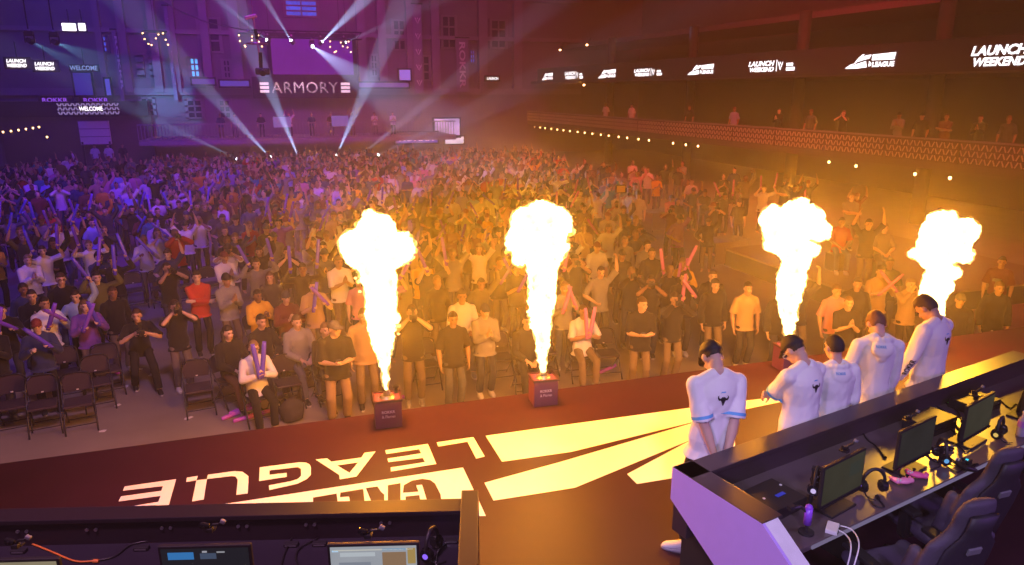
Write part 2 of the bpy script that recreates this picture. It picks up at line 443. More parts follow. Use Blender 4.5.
slab('wall_front', (-22, -8.4, 0), (32, -8, 19), M_dark)
# stage
st = slab('stage_floor', (-12, -5, 1.2), (14, 7.86, STAGE), M_stage)
slab('trim_1', (-12, 7.66, 0), (14, 7.84, 1.2), M_skirt)
from mathutils.geometry import tessellate_polygon
def flat_poly(name, pts, z, m, parent, th=.002):
    P = [W(x, y, z) for x, y in pts]; tri = tessellate_polygon([P])
    bm = bmesh.new(); vs = [bm.verts.new(p) for p in P]
    for t in tri:
        try:
            f = bm.faces.new([vs[i] for i in t])
            f.normal_update()
            if f.normal.z < 0: f.normal_flip()
        except ValueError: pass
    return bm_obj(name, bm, m, parent)
def Z(sc, ox, oy, pts): return [(ox+x/sc, oy+y/sc) for x, y in pts]
ZL = STAGE+.003
z1 = (6.827, 110, 460); z2 = (9.42, 240, 445); z3 = (8.07, 310, 430); z4 = (7.067, 380, 425); z5 = (4.036, 470, 370)
flat_poly('printed_letter', Z(*z4, [(400,122),(660,85),(740,222),(680,238),(618,118),(412,152)]), ZL, M_white, st)
flat_poly('printed_letter', Z(*z4, [(37,178),(338,133),(398,275),(78,328),(75,300),(318,262),(303,232),(60,263),(52,237),(290,200),(278,170),(45,205)]), ZL, M_white, st)
def multi(name, polys, z, m, parent):
    bm = bmesh.new()
    for pts in polys:
        P = [W(x, y, z) for x, y in pts]; vs = [bm.verts.new(p) for p in P]
        for t in tessellate_polygon([P]):
            f = bm.faces.new([vs[i] for i in t]); f.normal_update()
            if f.normal.z < 0: f.normal_flip()
    return bm_obj(name, bm, m, parent)
multi('printed_letter', [Z(*z3, q) for q in ([(45,238),(138,228),(172,255),(218,285),(318,345),(375,375),(240,398),(236,362)], [(172,255),(415,222),(388,262),(218,285)], [(415,222),(440,183),(530,172),(375,375),(318,345),(388,262)])], ZL, M_white, st)
flat_poly('printed_letter', Z(*z2, [(185,210),(560,162),(620,165),(655,182),(668,210),(668,280),(630,320),(540,365),(275,425),(272,380),(480,340),(545,320),(575,290),(575,225),(545,208),(278,240),(278,280),(440,262),(440,300),(180,340)]), ZL, M_white, st)
multi('printed_letter', [Z(*z1, q) for q in ([(525,120),(600,108),(590,138),(520,150)], [(590,138),(662,130),(640,270),(560,283)], [(668,100),(850,75),(905,80),(945,110),(945,150),(940,228),(862,238),(872,135),(855,112),(830,110),(662,130)])], ZL, M_white, st)
flat_poly('printed_letter', Z(*z1, [(100,180),(452,130),(395,330),(40,372),(60,330),(330,285),(345,245),(58,283),(75,248),(350,210),(362,178),(88,210)]), ZL, M_white, st)
flat_poly('printed_panel', [(205,508),(224,504),(463,467.5),(478,499),(486,516),(200,516)], ZL, M_white, st)
ZK = STAGE+.006
for sc, pts in ((z4, [(162,478),(168,425),(225,393),(300,380),(355,388),(388,412),(428,490),(436,560),(340,560),(297,420),(255,425),(272,470)]),
                (z4, [(180,505),(278,495),(290,560),(182,560)]), (z4, [(55,425),(145,410),(145,565),(55,565)]),
                (z3, [(450,468),(545,455),(575,500),(600,520),(600,585),(500,590)]), (z3, [(245,505),(430,475),(442,590),(325,590),(315,535),(242,542)]), (z3, [(25,545),(215,512),(224,590),(25,595)])):
    flat_poly('panel_letter', Z(*sc, pts), ZK, M_stage, st)
for pts in ([(485.6,435.7),(688,408),(742,401),(790,395.5),(790,400),(742,410),(689,423),(571.6,451.8),(502,461.7)],
            [(484.4,482.7),(560,462),(689,424),(722,414),(722,428),(689,440.6),(575,487.7),(493.5,500.6)],
            [(627,474),(689,441),(735,422),(735,466),(673.7,478),(637,484)]):
    flat_poly('printed_stroke', pts, ZL, M_white, st)

# back wall relief, rectangles given by where they show on the wall plane
WBY = 60.9
def wrect(x0, y0, x1, y1, Y=WBY):
    a, b = WY(x0, y0, Y), WY(x1, y1, Y); return min(a.x, b.x), max(a.x, b.x), min(a.z, b.z), max(a.z, b.z)
def wbox(name, r, m, depth=.3, Y=WBY, parent=None, bev=0):
    x0, x1, z0, z1 = r; bm = bmesh.new(); bx(bm, ((x0+x1)/2, Y-depth/2+.1, (z0+z1)/2), (x1-x0, depth, z1-z0), bev=bev)
    return bm_obj(name, bm, m, parent)
tn = 2
for (x0, x1) in ((106,112),(128,136),(158,166),(177,184),(208,216),(236,246),(360,368),(380,388),(408,414),(432,440),(478,486),(512,520)):
    a = wrect(x0, 100, x1, 100); struct(wbox('trim_%d' % tn, (a[0], a[1], 5.2, 19), M_pil, .7)); tn += 1
for z0, z1 in ((5.0, 5.5), (9.4, 9.7), (12.6, 13.0)):
    struct(wbox('trim_%d' % tn, (-22, 26, z0, z1), M_pil, .5)); tn += 1
M_winblue = emis('window_glow_blue', (.06,.12,1), .8, sample=False, var=.6, scale=3)
M_wincyan = emis('window_glow_cyan', (.1,.45,1), 1.6, sample=False, var=.7, scale=4)
M_windark = mat('window_glass_dark', (.02,.015,.05), .15)
wn = 1
for r, m in (((189,58,201,77), M_wincyan), ((137,56,144,76), M_winblue), ((150,58,156,76), M_winblue), ((98,36,109,52), M_winblue), ((146,22,158,40), M_windark), ((197,18,222,52), M_windark), ((284,0,318,17), M_winblue), ((222,60,232,78), M_windark),
             ((370,55,378,76), M_windark), ((392,20,406,50), M_windark), ((416,56,430,80), M_windark), ((441,16,456,48), M_windark), ((469,50,475,63), M_winblue), ((186,100,204,118), M_windark), ((218,100,232,118), M_windark), ((140,98,156,116), M_windark), ((490,20,506,48), M_windark)):
    w_ = struct(wbox('window_%d' % wn, wrect(*r), m, .16)); wn += 1
    x0, x1, z0, z1 = wrect(*r); bm = bmesh.new()
    for a, b in (((x0+x1)/2, .1), (x0, .22), (x1, .22)): bx(bm, (a, WBY-.05, (z0+z1)/2), (b, .3, z1-z0+.2))
    for q in range(4): bx(bm, ((x0+x1)/2, WBY-.05, z0+(z1-z0)*q/3), (x1-x0+.2, .3, .12))
    bm_obj('window_frame', bm, M_pil, w_)
# stage house with the lit back screen under the truss
scr = wbox('back_screen', wrect(270,37,353,75), emis('screen_magenta', (.40,.02,.75), .38, sample=False, var=.35, scale=.35), .2, 60.4)
tag(scr, 'large magenta lit screen under the lighting truss above the wall sign', 'screen')
bm = bmesh.new(); x0, x1, z0, z1 = wrect(270,37,353,75)
for a in (x0-.15, x1+.15): bx(bm, (a, 60.35, (z0+z1)/2), (.3, .35, z1-z0+.6))
for a in (z0-.15, z1+.15): bx(bm, ((x0+x1)/2, 60.35, a), (x1-x0+.3, .35, .3))
bm_obj('frame', bm, M_dark, scr)
# the big sign
sg = wbox('wall_sign', wrect(252,77,357,98), M_dark, .4, 59.6)
tag(sg, 'dark band sign across the back wall with glowing pink capital letters', 'sign')
def wall_M(cx, cz, Y): return Matrix.Translation((cx, Y, cz)) @ Matrix.Rotation(PI/2, 4, 'X')
a, b = WY(271.5, 88, 59.3), WY(338, 88, 59.3)
text_obj('lettering', 'ARMORY', M_pinkled, sg, wall_M((a.x+b.x)/2, WY(300,87.5,59.3).z, 59.3), width=b.x-a.x, height=WY(300,82,59.3).z-WY(300,93,59.3).z, bold=0, spacing=1.1)
for px0, px1 in ((260,269),(341,350)):
    bm = bmesh.new(); zt = WY(300,82,59.3).z; zb = WY(300,93,59.3).z; A, B = WY(px0,88,59.3).x, WY(px1,88,59.3).x
    for q in (0, 1, 2): bx(bm, ((A+B)/2, 59.3, zb+.13+(zt-zb-.26)*q/2), (B-A, .04, .2))
    bm_obj('bar_mark', bm, M_pinkled, sg)
# hanging banners with the vertical word, and the emblem columns
M_ban = mat('banner_cloth', (.30,.24,.40), .8, var=.1)
M_bantxt = mat('banner_print', (.85,.80,.95), .7)
def banner(r, txtr, lab, emblem=False):
    o = wbox('wall_banner', wrect(*r, 59.9), M_ban, .06, 59.9); tag(o, lab, 'banner')
    x0, x1, z0, z1 = wrect(*txtr, 59.75)
    if not emblem:
        M = wall_M((x0+x1)/2, (z0+z1)/2, 59.75) @ Matrix.Rotation(-PI/2, 4, 'Z')
        text_obj('lettering', 'ROKKR', M_bantxt, o, M, width=z1-z0, height=x1-x0, bold=.03)
    else:
        bm = bmesh.new(); cx = (x0+x1)/2; w = (x1-x0)/2
        for k in range(5):
            cz = z1-(z1-z0)*(k+.5)/5; e = w*.9
            for pts in ([(-1,.6),(-.75,.9),(-.3,.1),(0,-.9),(.2,-.2),(.45,.3),(1,.9),(.9,.3),(.5,-.3),(.1,-1.1),(-.4,-.5)], [(-.2,.5),(0,.9),(.2,.5),(0,.15)]):
                vs = [bm.verts.new((cx+p*e, 59.8, cz+q*e*1.1)) for p, q in pts]
                for t in tessellate_polygon([[v.co for v in vs]]): bm.faces.new([vs[i] for i in t])
        bm_obj('emblem_print', bm, M_bantxt, o)
    bm = bmesh.new(); x0, x1, z0, z1 = wrect(*r, 59.9); cyl(bm, (x0-.1, 59.9, z1+.05), (x1+.1, 59.9, z1+.05), .06); bm_obj('hanging_bar', bm, M_blk, o)
banner((111,30,126,112), (114,36,124,90), 'tall purple banner lettered downwards on the wall, beside the side balcony')
banner((456,38,469,92), (459,42,466,88), 'tall banner lettered downwards on the wall, beyond the wall sign')
banner((163,6,178,100), (166,10,177,92), 'tall banner with a column of emblems, between the cyan window and lettered banner', True)
banner((412,4,424,94), (414,12,423,90), 'tall banner with a column of emblems, between the wall sign and lettered banner', True)
def board(r, m, lab, Y=59.5, txt=None, tm=None, d=.25):
    o = wbox('display_board', wrect(*r, Y), m, d, Y); tag(o, lab, 'screen')
    bm = bmesh.new(); x0, x1, z0, z1 = wrect(*r, Y)
    for a in (x0, x1): bx(bm, (a, Y-d/2+.1, (z0+z1)/2), (.12, d+.06, z1-z0+.12))
    for a in (z0, z1): bx(bm, ((x0+x1)/2, Y-d/2+.1, a), (x1-x0+.12, d+.06, .12))
    bm_obj('frame', bm, M_blk, o)
    if txt:
        text_obj('lettering', txt, tm, o, wall_M((x0+x1)/2, (z0+z1)/2, Y-d+.06), width=(x1-x0)*.8, height=(z1-z0)*.55, bold=.03)
    return o
board((433,118,460,137), emis('screen_lilac', (.75,.45,.95), .9, sample=False, var=.8, scale=1.2), 'bright patterned lilac screen low on the back wall')
board((444,136,464,144), emis('screen_white', (.95,.75,.95), 1.0, sample=False, var=.5, scale=2), 'small pale screen just under the bright patterned screen')
board((394,132,438,143), emis('board_purple', (.22,.08,.55), .8, sample=False), 'purple board with pale lettering under the railing', txt='ROKKR', tm=M_pinkled)
board((398,69,411,81), emis('screen_violet', (.45,.2,.95), .9, sample=False, var=.3), 'small violet screen on the wall between two banners')
board((358,82,409,88), emis('board_lilac', (.35,.08,.5), .55, sample=False), 'long thin lilac board level with the wall sign')
board((219,80,250,87), emis('board_blue', (.16,.08,.75), .6, sample=False), 'plain blue violet board beside the wall sign')
board((191,78,216,85), emis('board_violet', (.2,.05,.6), .5, sample=False), 'plain dim violet board under the cyan window')
board((72,72,95,96), emis('board_deepblue', (.06,.03,.6), .5, sample=False, var=.4, scale=.6), 'deep blue glowing screen above the side balcony')
board((104,78,113,96), emis('board_paleblue', (.12,.10,.9), .7, sample=False, var=.3), 'narrow blue screen beside the lettered banner')
board((485,76,499,81), mat('ribbon_black', (.03,.012,.016), .5), 'small lettered display at the corner of the back wall and ribbon display', txt='LAUNCH', tm=M_led)
# back balcony with railing
slab('trim_%d' % tn, (-9, 54.2, 1.7), (13, 59.6, 2.0), M_pil); tn += 1
rl = empty('balcony_railing', (0, 54.3, 2.0), 0, 'long railing of thin upright bars along the back balcony under the wall sign', 'railing')
bm = bmesh.new()
for i in range(105): cyl(bm, (-9+i*.21, 0, .05), (-9+i*.21, 0, 1.05), .028, n=5)
bm_obj('baluster_grille', bm, M_pil, rl)
bm = bmesh.new(); bx(bm, (2, 0, 1.08), (22, .1, .08)); bx(bm, (2, 0, .06), (22, .1, .06)); bm_obj('handrail', bm, M_pil, rl)
for px, py, lab in ((282,122,'small pale lilac panel hung on the back railing, under the sign'), (340,121,'small lilac panel hung on the back railing, towards the screens')):
    a = WY(px, py, 54.1); bm = bmesh.new(); bx(bm, (a.x, 54.1, a.z), (1.2, .06, .75), bev=.02); o = bm_obj('railing_panel', bm, emis('panel_lilac', (.45,.2,.8), .5, sample=False)); tag(o, lab, 'panel')
    bm = bmesh.new(); bx(bm, (a.x, 54.17, a.z+.4), (1.0, .14, .05)); bm_obj('hook_strip', bm, M_blk, o)

# ---- side balconies. XR(Y) is the line of the right balcony's front
def XR(Y): return 23.5-(Y-18)*.055
def on_right(px, py, off=0):
    d = ray(px, py); t = (23.5+18*.055+off-CAM.x)/(d.x+.055*d.y); return CAM+d*t
RANG = math.atan2(1, -.055)
M_fas = mat('balcony_panel', (.10,.06,.055), .6, var=.2)
M_hatch = mat('balcony_pattern', (.62,.50,.48), .55)
M_slab = mat('balcony_slab', (.13,.10,.095), .8, var=.2)
def line_slab(name, y0, y1, off0, off1, z0, z1, m):
    bm = bmesh.new(); pts = [(XR(y0)+off0, y0), (XR(y0)+off1, y0), (XR(y1)+off1, y1), (XR(y1)+off0, y1)]
    prism(bm, pts, z0, z1); return struct(bm_obj(name, bm, m))
line_slab('balcony_slab_1', 4, 61, .02, 9, 2.45, 2.72, M_slab)
line_slab('balcony_slab_2', 4, 61, .3, 9, 5.9, 6.1, M_slab)
line_slab('balcony_slab_3', 4, 61, 3.0, 9, 8.8, 9.1, M_slab)
for i, y in enumerate((9, 22.5, 30, 39, 49)):
    bm = bmesh.new(); cyl(bm, (XR(y)+1.6, y, 0), (XR(y)+1.6, y, 9), .28, n=16); struct(bm_obj('column_%d' % (i+1), bm, M_dark, smooth=True))
# railing panels
rr = empty('balcony_railing', (XR(18), 18, 2.72), RANG, 'long patterned railing panels along the upper seating gallery beside the flames', 'railing')
pm = None; npan = 17; pl = 3.2; y0 = -11
for k in range(npan):
    if pm is None:
        bm = bmesh.new(); bx(bm, (pl/2, .0, .40), (pl-.06, .05, .80)); p0 = bm_obj('railing_panel', bm, M_fas, rr); pm = p0.data
        bm = bmesh.new()
        for r_ in range(3):
            for c in range(20):
                s = 1 if (c % 2) else -1
                bx(bm, (.12+c*.157, .035, .16+r_*.245), (.04, .02, .21), Matrix.Rotation(.42*s, 3, 'Y'))
        hm = bm_obj('pattern', bm, M_hatch, p0); p0.location = (y0+k*pl, 0, 0); hmd = hm.data
    else:
        q = link('railing_panel', pm, rr); q.location = (y0+k*pl, 0, 0); link('pattern', hmd, q)
bm = bmesh.new(); bx(bm, (y0+npan*pl/2, -.02, .84), (npan*pl, .14, .06), bev=.015); bm_obj('handrail', bm, M_pil, rr)
# upper ribbon board with the event marks
rb = empty('ribbon_display', (XR(18)+.2, 18, 6.0), RANG, 'dark ribbon display along the upper gallery showing glowing white event marks', 'display')
bm = bmesh.new(); bx(bm, (13.2, 0, .55), (56, .12, 1.15)); bm_obj('panel', bm, mat('ribbon_black', (.03,.012,.016), .5), rb)
rbM = rb.matrix_basis.inverted()
def rib_local(px, py):
    p = on_right(px, py, .05); return Matrix.Rotation(-RANG, 4, 'Z') @ (p-V((XR(18)+.2, 18, 6.0)))
RIBM = Matrix.Rotation(PI, 4, 'Z') @ Matrix.Rotation(PI/2, 4, 'X')   # letters face the hall
def launch_mark(x0, x1, z0, z1, full=True):
    h = z1-z0; lo, hi = min(x0, x1), max(x0, x1); sp = (hi-lo)
    w = sp*(.58 if full else 1.0); c = hi-w/2
    for t, zc, hh, ww, cc in (('LAUNCH', z0+h*.72, h*.46, w, c), ('WEEKEND', z0+h*.2, h*.40, w*.93, c-w*.03)):
        text_obj('lettering', t, M_led, rb, Matrix.Translation((cc, .09, zc)) @ RIBM, width=ww, height=hh, bold=.04, shear=.2)
    if full:
        bm = bmesh.new(); bx(bm, (c-w/2-sp*.05, .09, z0+h*.5), (.04, .01, h))
        ox = c-w/2-sp*.13
        for pts in ([(-1,.6),(-.75,.9),(-.3,.1),(0,-.9),(.2,-.2),(.45,.3),(1,.9),(.9,.3),(.5,-.3),(.1,-1.1),(-.4,-.5)], [(-.2,.5),(0,.9),(.2,.5),(0,.15)]):
            vs = [bm.verts.new((ox-p*sp*.05, .09, z0+h*.5+q*h*.4)) for p, q in pts]
            for t in tessellate_polygon([[v.co for v in vs]]): bm.faces.new([vs[i] for i in t])
        bx(bm, (lo+sp*.10, .09, z0+h*.55), (sp*.13, .01, h*.26)); bx(bm, (lo+sp*.08, .09, z0+h*.18), (sp*.17, .01, h*.30))
        bm_obj('emblem', bm, M_led, rb)
def league_mark(x0, x1, z0, z1):
    lo, hi = min(x0, x1), max(x0, x1); sp, h = hi-lo, z1-z0
    bm = bmesh.new(); X = lambda u: hi-u*sp
    for pts in ([(0,0),(.12,.28),(.2,.36),(.28,.75),(.36,.98),(.40,.95),(.34,.68),(.22,.34)], [(.02,.0),(.25,.32),(.44,.50),(.47,.06),(.3,.0)], [(.22,.42),(.42,.88),(.5,.92),(.54,.92),(.5,.66),(.4,.58)], [(.5,.10),(.55,.16),(.55,.34),(.5,.5)]):
        vs = [bm.verts.new((X(u), .09, z0+q*h)) for u, q in pts]
        for t in tessellate_polygon([[v.co for v in vs]]): bm.faces.new([vs[i] for i in t])
    for pts in ([(.55,.52),(.555,.92),(1,1),(.98,.52)],):
        vs = [bm.verts.new((X(u), .09, z0+q*h)) for u, q in pts]; bm.faces.new(vs)
    bm_obj('emblem', bm, M_led, rb)
    text_obj('lettering', 'CALL OF DUTY', MATS['ribbon_black'], rb, Matrix.Translation((X(.775), .10, z0+h*.72)) @ RIBM, width=sp*.34, height=h*.24, bold=.01)
    text_obj('lettering', 'LEAGUE', M_led, rb, Matrix.Translation((X(.78), .09, z0+h*.24)) @ RIBM, width=sp*.42, height=h*.36, bold=.05)
for kind, a, b, c, d in (('L',968,1076,42,65), ('C',843,895,53.5,68), ('L',747,794,60,71.5), ('C',686,713,64.5,74.5), ('L',633,661,68,76), ('C',597,615,69.5,78), ('L',564,582,71,79), ('C',541,552,73,80)):
    p, q = rib_local(a, d), rib_local(b, c)
    zz = (rib_local((a+b)/2, d).z, rib_local((a+b)/2, c).z)
    if kind == 'L': launch_mark(p.x, q.x, zz[0], zz[1], True)
    else: league_mark(p.x, q.x, zz[0], zz[1])
# left gallery
slab('balcony_slab_4', (-21.9, 30, 3.1), (-18.6, 60, 3.35), M_slab)
slab('balcony_slab_5', (-21.9, 20, 6.6), (-18.0, 60, 6.9), M_slab)
slab('wall_gallery', (-18.6, 59.8, 0), (-8.9, 60.3, 4.6), M_side)
lf = empty('balcony_fascia', (-18.5, 59.5, 3.35), 0, 'lit patterned fascia over the white bar front beneath the far gallery', 'fascia')
x0, x1, za, zb = wrect(0, 112, 119, 119, 59.3)
bm = bmesh.new(); bx(bm, ((x0+x1)/2+18.5, -.1, .72), (x1-x0+4, .3, 1.0)); bm_obj('panel', bm, M_dark, lf)
bm = bmesh.new(); xa = WY(57, 112, 59.2).x+18.5; xb = WY(119, 112, 59.2).x+18.5
for c in range(24):
    for r_ in range(3): bx(bm, (xa+(xb-xa)*c/24+.12, -.28, .42+r_*.29), (.09, .03, .22), Matrix.Rotation(.5*(1 if (c+r_) % 2 else -1), 3, 'Y'))
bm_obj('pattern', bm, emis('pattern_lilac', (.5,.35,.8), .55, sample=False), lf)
a = WY(91, 112, 59.1); text_obj('lettering', 'WELCOME', M_led, lf, Matrix.Translation((a.x+18.5, -.31, .72)) @ Matrix.Rotation(PI/2, 4, 'X'), width=1.5, height=.30, bold=.02)
bm = bmesh.new(); bx(bm, ((x0+x1)/2+18.5, .06, .2), (x1-x0, .1, .1)); bm_obj('mount_strip', bm, M_blk, lf)
for px, py, t in ((55,100,'ROKKR'), (96,100,'ROKKR')):
    a = WY(px, py, 59.6); o = wbox('gallery_sign', (a.x-1.1, a.x+1.1, a.z-.28, a.z+.28), M_dark, .2, 59.9); tag(o, 'small dark sign with violet lettering above the patterned fascia, ' + ('at its end by the bulbs' if px < 60 else 'nearer the banner'), 'sign')
    text_obj('lettering', t, emis('sign_violet', (.3,.08,.9), 1.0, sample=False), o, wall_M(a.x, a.z, 59.6), width=1.6, height=.3, bold=.03)
bf = wbox('bar_backdrop', wrect(78,121,112,144,59.2), mat('white_board', (.8,.75,.85), .7), .25, 59.2)
tag(bf, 'pale glowing white backdrop of the bar under the far gallery', 'backdrop')
bm = bmesh.new(); x0, x1, z0, z1 = wrect(78,121,112,144,59.2)
for q in range(4): bx(bm, ((x0+x1)/2, 59.05, z0+(z1-z0)*q/3), (x1-x0, .05, .05))
bm_obj('panel_joint', bm, M_pil, bf)
for q in (x0+.1, x1-.1): bm = bmesh.new(); bx(bm, (q, 59.1, z0/2+.1), (.12, .12, z0+.2)); bm_obj('mount_post', bm, M_blk, bf)
for px, py, w_, h_, m, lab in ((17,63,12,6,'L','glowing white event mark high in the dark gallery, outer one'), (45,66,9,6,'L','glowing white event mark high in the dark gallery, inner one')):
    a = WY(px, py, 50); o = wbox('gallery_display', (a.x-.7, a.x+.7, a.z-.35, a.z+.35), MATS['ribbon_black'], .1, 50.1); tag(o, lab, 'display')
    bm = bmesh.new(); cyl(bm, (a.x, 50.12, a.z+.3), (a.x, 50.12, a.z+1.2), .03); bm_obj('mount_pole', bm, M_blk, o)
    for t, dz in (('LAUNCH', .12), ('WEEKEND', -.14)): text_obj('lettering', t, M_led, o, wall_M(a.x, a.z+dz, 49.9), width=1.0, height=.2, bold=.04, shear=.2)
a = WY(84, 68, 55); o = wbox('gallery_display', (a.x-.9, a.x+.9, a.z-.22, a.z+.22), MATS['ribbon_black'], .1, 55.1); tag(o, 'dim blue event lettering in the light beams beside the lettered banner', 'display')
bm = bmesh.new(); cyl(bm, (a.x, 55.12, a.z+.2), (a.x, 55.12, a.z+1.2), .03); bm_obj('mount_pole', bm, M_blk, o)
text_obj('lettering', 'WELCOME', emis('led_blue', (.3,.4,.9), .8, sample=False), o, wall_M(a.x, a.z, 54.9), width=1.6, height=.3, bold=.02)
for px, py, w_ in ((69,27,10), (82,27,5)):
    a = WY(px, py, 50); bm = bmesh.new(); bx(bm, (a.x, 50, a.z), (w_*.072, .1, .42), bev=.03); o = bm_obj('flood_lamp', bm, emis('flood_white', (.95,.85,1), 3, sample=False)); tag(o, 'bright white flood lamp up in the dark gallery, ' + ('the wider of the two' if w_ > 8 else 'the narrower of the two'), 'lamp')
    bm = bmesh.new(); bx(bm, (a.x, 50.12, a.z), (w_*.072+.12, .12, .55), bev=.03); bm_obj('housing', bm, M_blk, o)
    bm = bmesh.new(); cyl(bm, (a.x, 50.12, a.z+.2), (a.x, 50.12, a.z+1.0), .04); bm_obj('mount_bracket', bm, M_blk, o)
# festoon bulbs, each one by itself
M_bulb = emis('bulb_warm', (1,.55,.22), 7, sample=False)
bulb0 = None
def bulb(p, lab, grp):
    global bulb0
    if bulb0 is None:
        bulb0 = empty('festoon_bulb', p)
        bm = bmesh.new(); ball(bm, (0,0,0), (.06,.06,.075)); bm_obj('glass', bm, M_bulb, bulb0, True)
        bm = bmesh.new(); cyl(bm, (0,0,.06), (0,0,.16), .03); cyl(bm, (0,0,.16), (0,0,.3), .008, n=5); bm_obj('socket', bm, M_blk, bulb0)
        o = bulb0
    else: o = dup(bulb0, location=p)
    tag(o, lab, 'bulb', grp)
ORD = ['first','second','third','fourth','fifth','sixth','seventh','eighth','ninth','tenth','eleventh','twelfth','thirteenth','fourteenth','fifteenth','sixteenth','seventeenth','eighteenth','nineteenth','twentieth']+['twenty-'+x for x in ('first','second','third','fourth','fifth','sixth','seventh','eighth','ninth')]
def ordn(i):
    t = ['', '', 'twenty', 'thirty', 'forty', 'fifty', 'sixty', 'seventy', 'eighty', 'ninety']
    if i < len(ORD): return ORD[i]
    n = i+1; tens, u = divmod(n, 10)
    return (t[tens]+'-'+ORD[u-1]) if u else t[tens][:-1]+'ieth'
B = [(228,438),(248,440),(265,441),(287,445),(308,449),(330,450),(353,453),(380,455),(405,460),(432,464),(462,467),(490,470),(525,475),(555,478),(595,485),(632,490),(717,500),(762,507),(805,512)]
BP = [(470+x/3.53, y/3.53) for x, y in B]+[(829,162),(856,166),(915,174),(950,178)]
for i, (x, y) in enumerate(BP):
    p = on_right(x, y, .7); p.z = min(p.z, 2.2)
    bulb(p, 'glowing warm bulb under the patterned gallery, %s from the back wall end' % ordn(i), 'bulbs under the patterned gallery')
for i, (x, y) in enumerate(((3,132),(11,131),(18.5,130),(26,129),(33,128),(39,127),(47,137))):
    bulb(WY(x, y, 57), 'warm bulb of the bar under the far gallery, %s from the hall side' % ordn(6-i), 'bulbs of the far bar')
# ------------------------------------------------------------------ flame jets on the stage lip
M_box = mat('flame_box_purple', (.16,.035,.14), .45, var=.1)
M_rim = mat('flame_box_rim', (.05,.02,.05), .4)
M_boxtxt = mat('flame_box_print', (.85,.75,.9), .5)
FY = 7.56
fx = [W(388, 422, STAGE).x, W(544, 403, STAGE).x, WY(789, 345, FY).x, WY(934, 330, FY).x]
FLN = ['leftmost of the four flame boxes', 'second flame box, beside the floor emblem strokes', 'third flame box, behind the players', 'last of the row, by the flat-top player']
def flame_box(x, lab, k):
    o = empty('flame_machine', (x, FY, STAGE), math.radians(-4), 'purple flame machine on the stage edge, ' + lab, 'flame machine', 'flame machines along the stage edge')
    w, d, h = .30, .26, .33
    bm = bmesh.new(); bx(bm, (0, 0, h/2), (w, d, h), bev=.006); bm_obj('casing', bm, M_box, o)
    bm = bmesh.new()
    for a, b in (((0, -d/2, h), (w+.02, .025, .025)), ((0, d/2, h), (w+.02, .025, .025)), ((-w/2, 0, h), (.025, d, .025)), ((w/2, 0, h), (.025, d, .025))): bx(bm, a, b)
    bm_obj('rim', bm, M_rim, o)
    bm = bmesh.new(); cyl(bm, (0,0,h), (0,0,h+.025), .09, .07, 20); cyl(bm, (0,0,h+.02), (0,0,h+.09), .035, .028, 14)
    for q in range(4): cyl(bm, (.06*math.cos(q*PI/2+.7), .06*math.sin(q*PI/2+.7), h), (.03*math.cos(q*PI/2+.7), .03*math.sin(q*PI/2+.7), h+.075), .008, n=6)
    bm_obj('nozzle', bm, M_alu, o)
    bm = bmesh.new(); cyl(bm, (w/2-.04, d/2-.04, h), (w/2-.04, d/2-.04, h+.09), .02, n=10); cyl(bm, (w/2-.04, d/2-.04, h+.07), (w/2-.04, d/2-.04, h+.085), .035, n=10); bm_obj('valve', bm, M_blk, o)
    FM = Matrix.Translation((0, -d/2-.004, 0)) @ Matrix.Rotation(PI/2, 4, 'X')
    if k < 2:
        text_obj('lettering', 'ROKKR', M_boxtxt, o, Matrix.Translation((0, 0, .20)) @ FM, width=.15, height=.035, bold=.03)
        text_obj('lettering', '& Flames', M_boxtxt, o, Matrix.Translation((0, 0, .145)) @ FM, width=.15, height=.035, bold=.01)
    return o
for k in range(4): flame_box(fx[k], FLN[k], k)
def flame_mat(name, lo, hi, s0, s1):
    """glowing gas one can see through: it only adds light"""
    m = bpy.data.materials.new(name); m.use_nodes = True; nt = m.node_tree
    nt.nodes.remove(nt.nodes['Principled BSDF'])
    tc = _n(nt, 'ShaderNodeTexCoord'); nz = _n(nt, 'ShaderNodeTexNoise'); nz.inputs['Scale'].default_value = 9; nz.inputs['Detail'].default_value = 4
    nt.links.new(tc.outputs['Object'], nz.inputs['Vector'])
    cr = _n(nt, 'ShaderNodeValToRGB'); e = cr.color_ramp.elements
    e[0].position = lo; e[0].color = (1, .42, .010, 1); e[1].position = hi; e[1].color = (1, .76, .34, 1)
    st_ = _n(nt, 'ShaderNodeMapRange'); st_.inputs[1].default_value = lo; st_.inputs[2].default_value = hi; st_.inputs[3].default_value = s0; st_.inputs[4].default_value = s1
    nt.links.new(nz.outputs['Fac'], cr.inputs[0]); nt.links.new(nz.outputs['Fac'], st_.inputs[0])
    em = _n(nt, 'ShaderNodeEmission'); nt.links.new(cr.outputs[0], em.inputs[0]); nt.links.new(st_.outputs[0], em.inputs[1])
    tr = _n(nt, 'ShaderNodeBsdfTransparent'); ad = _n(nt, 'ShaderNodeAddShader')
    nt.links.new(em.outputs[0], ad.inputs[0]); nt.links.new(tr.outputs[0], ad.inputs[1]); nt.links.new(ad.outputs[0], nt.nodes['Material Output'].inputs[0])
    m.cycles.emission_sampling = 'NONE'; return m
M_tongue = flame_mat('burning_tongue', .35, .75, .4, 2.2)
M_mantle = flame_mat('burning_mantle', .3, .7, .15, .8)
M_flame = flame_mat('burning_gas', .22, .40, .5, 1.5)
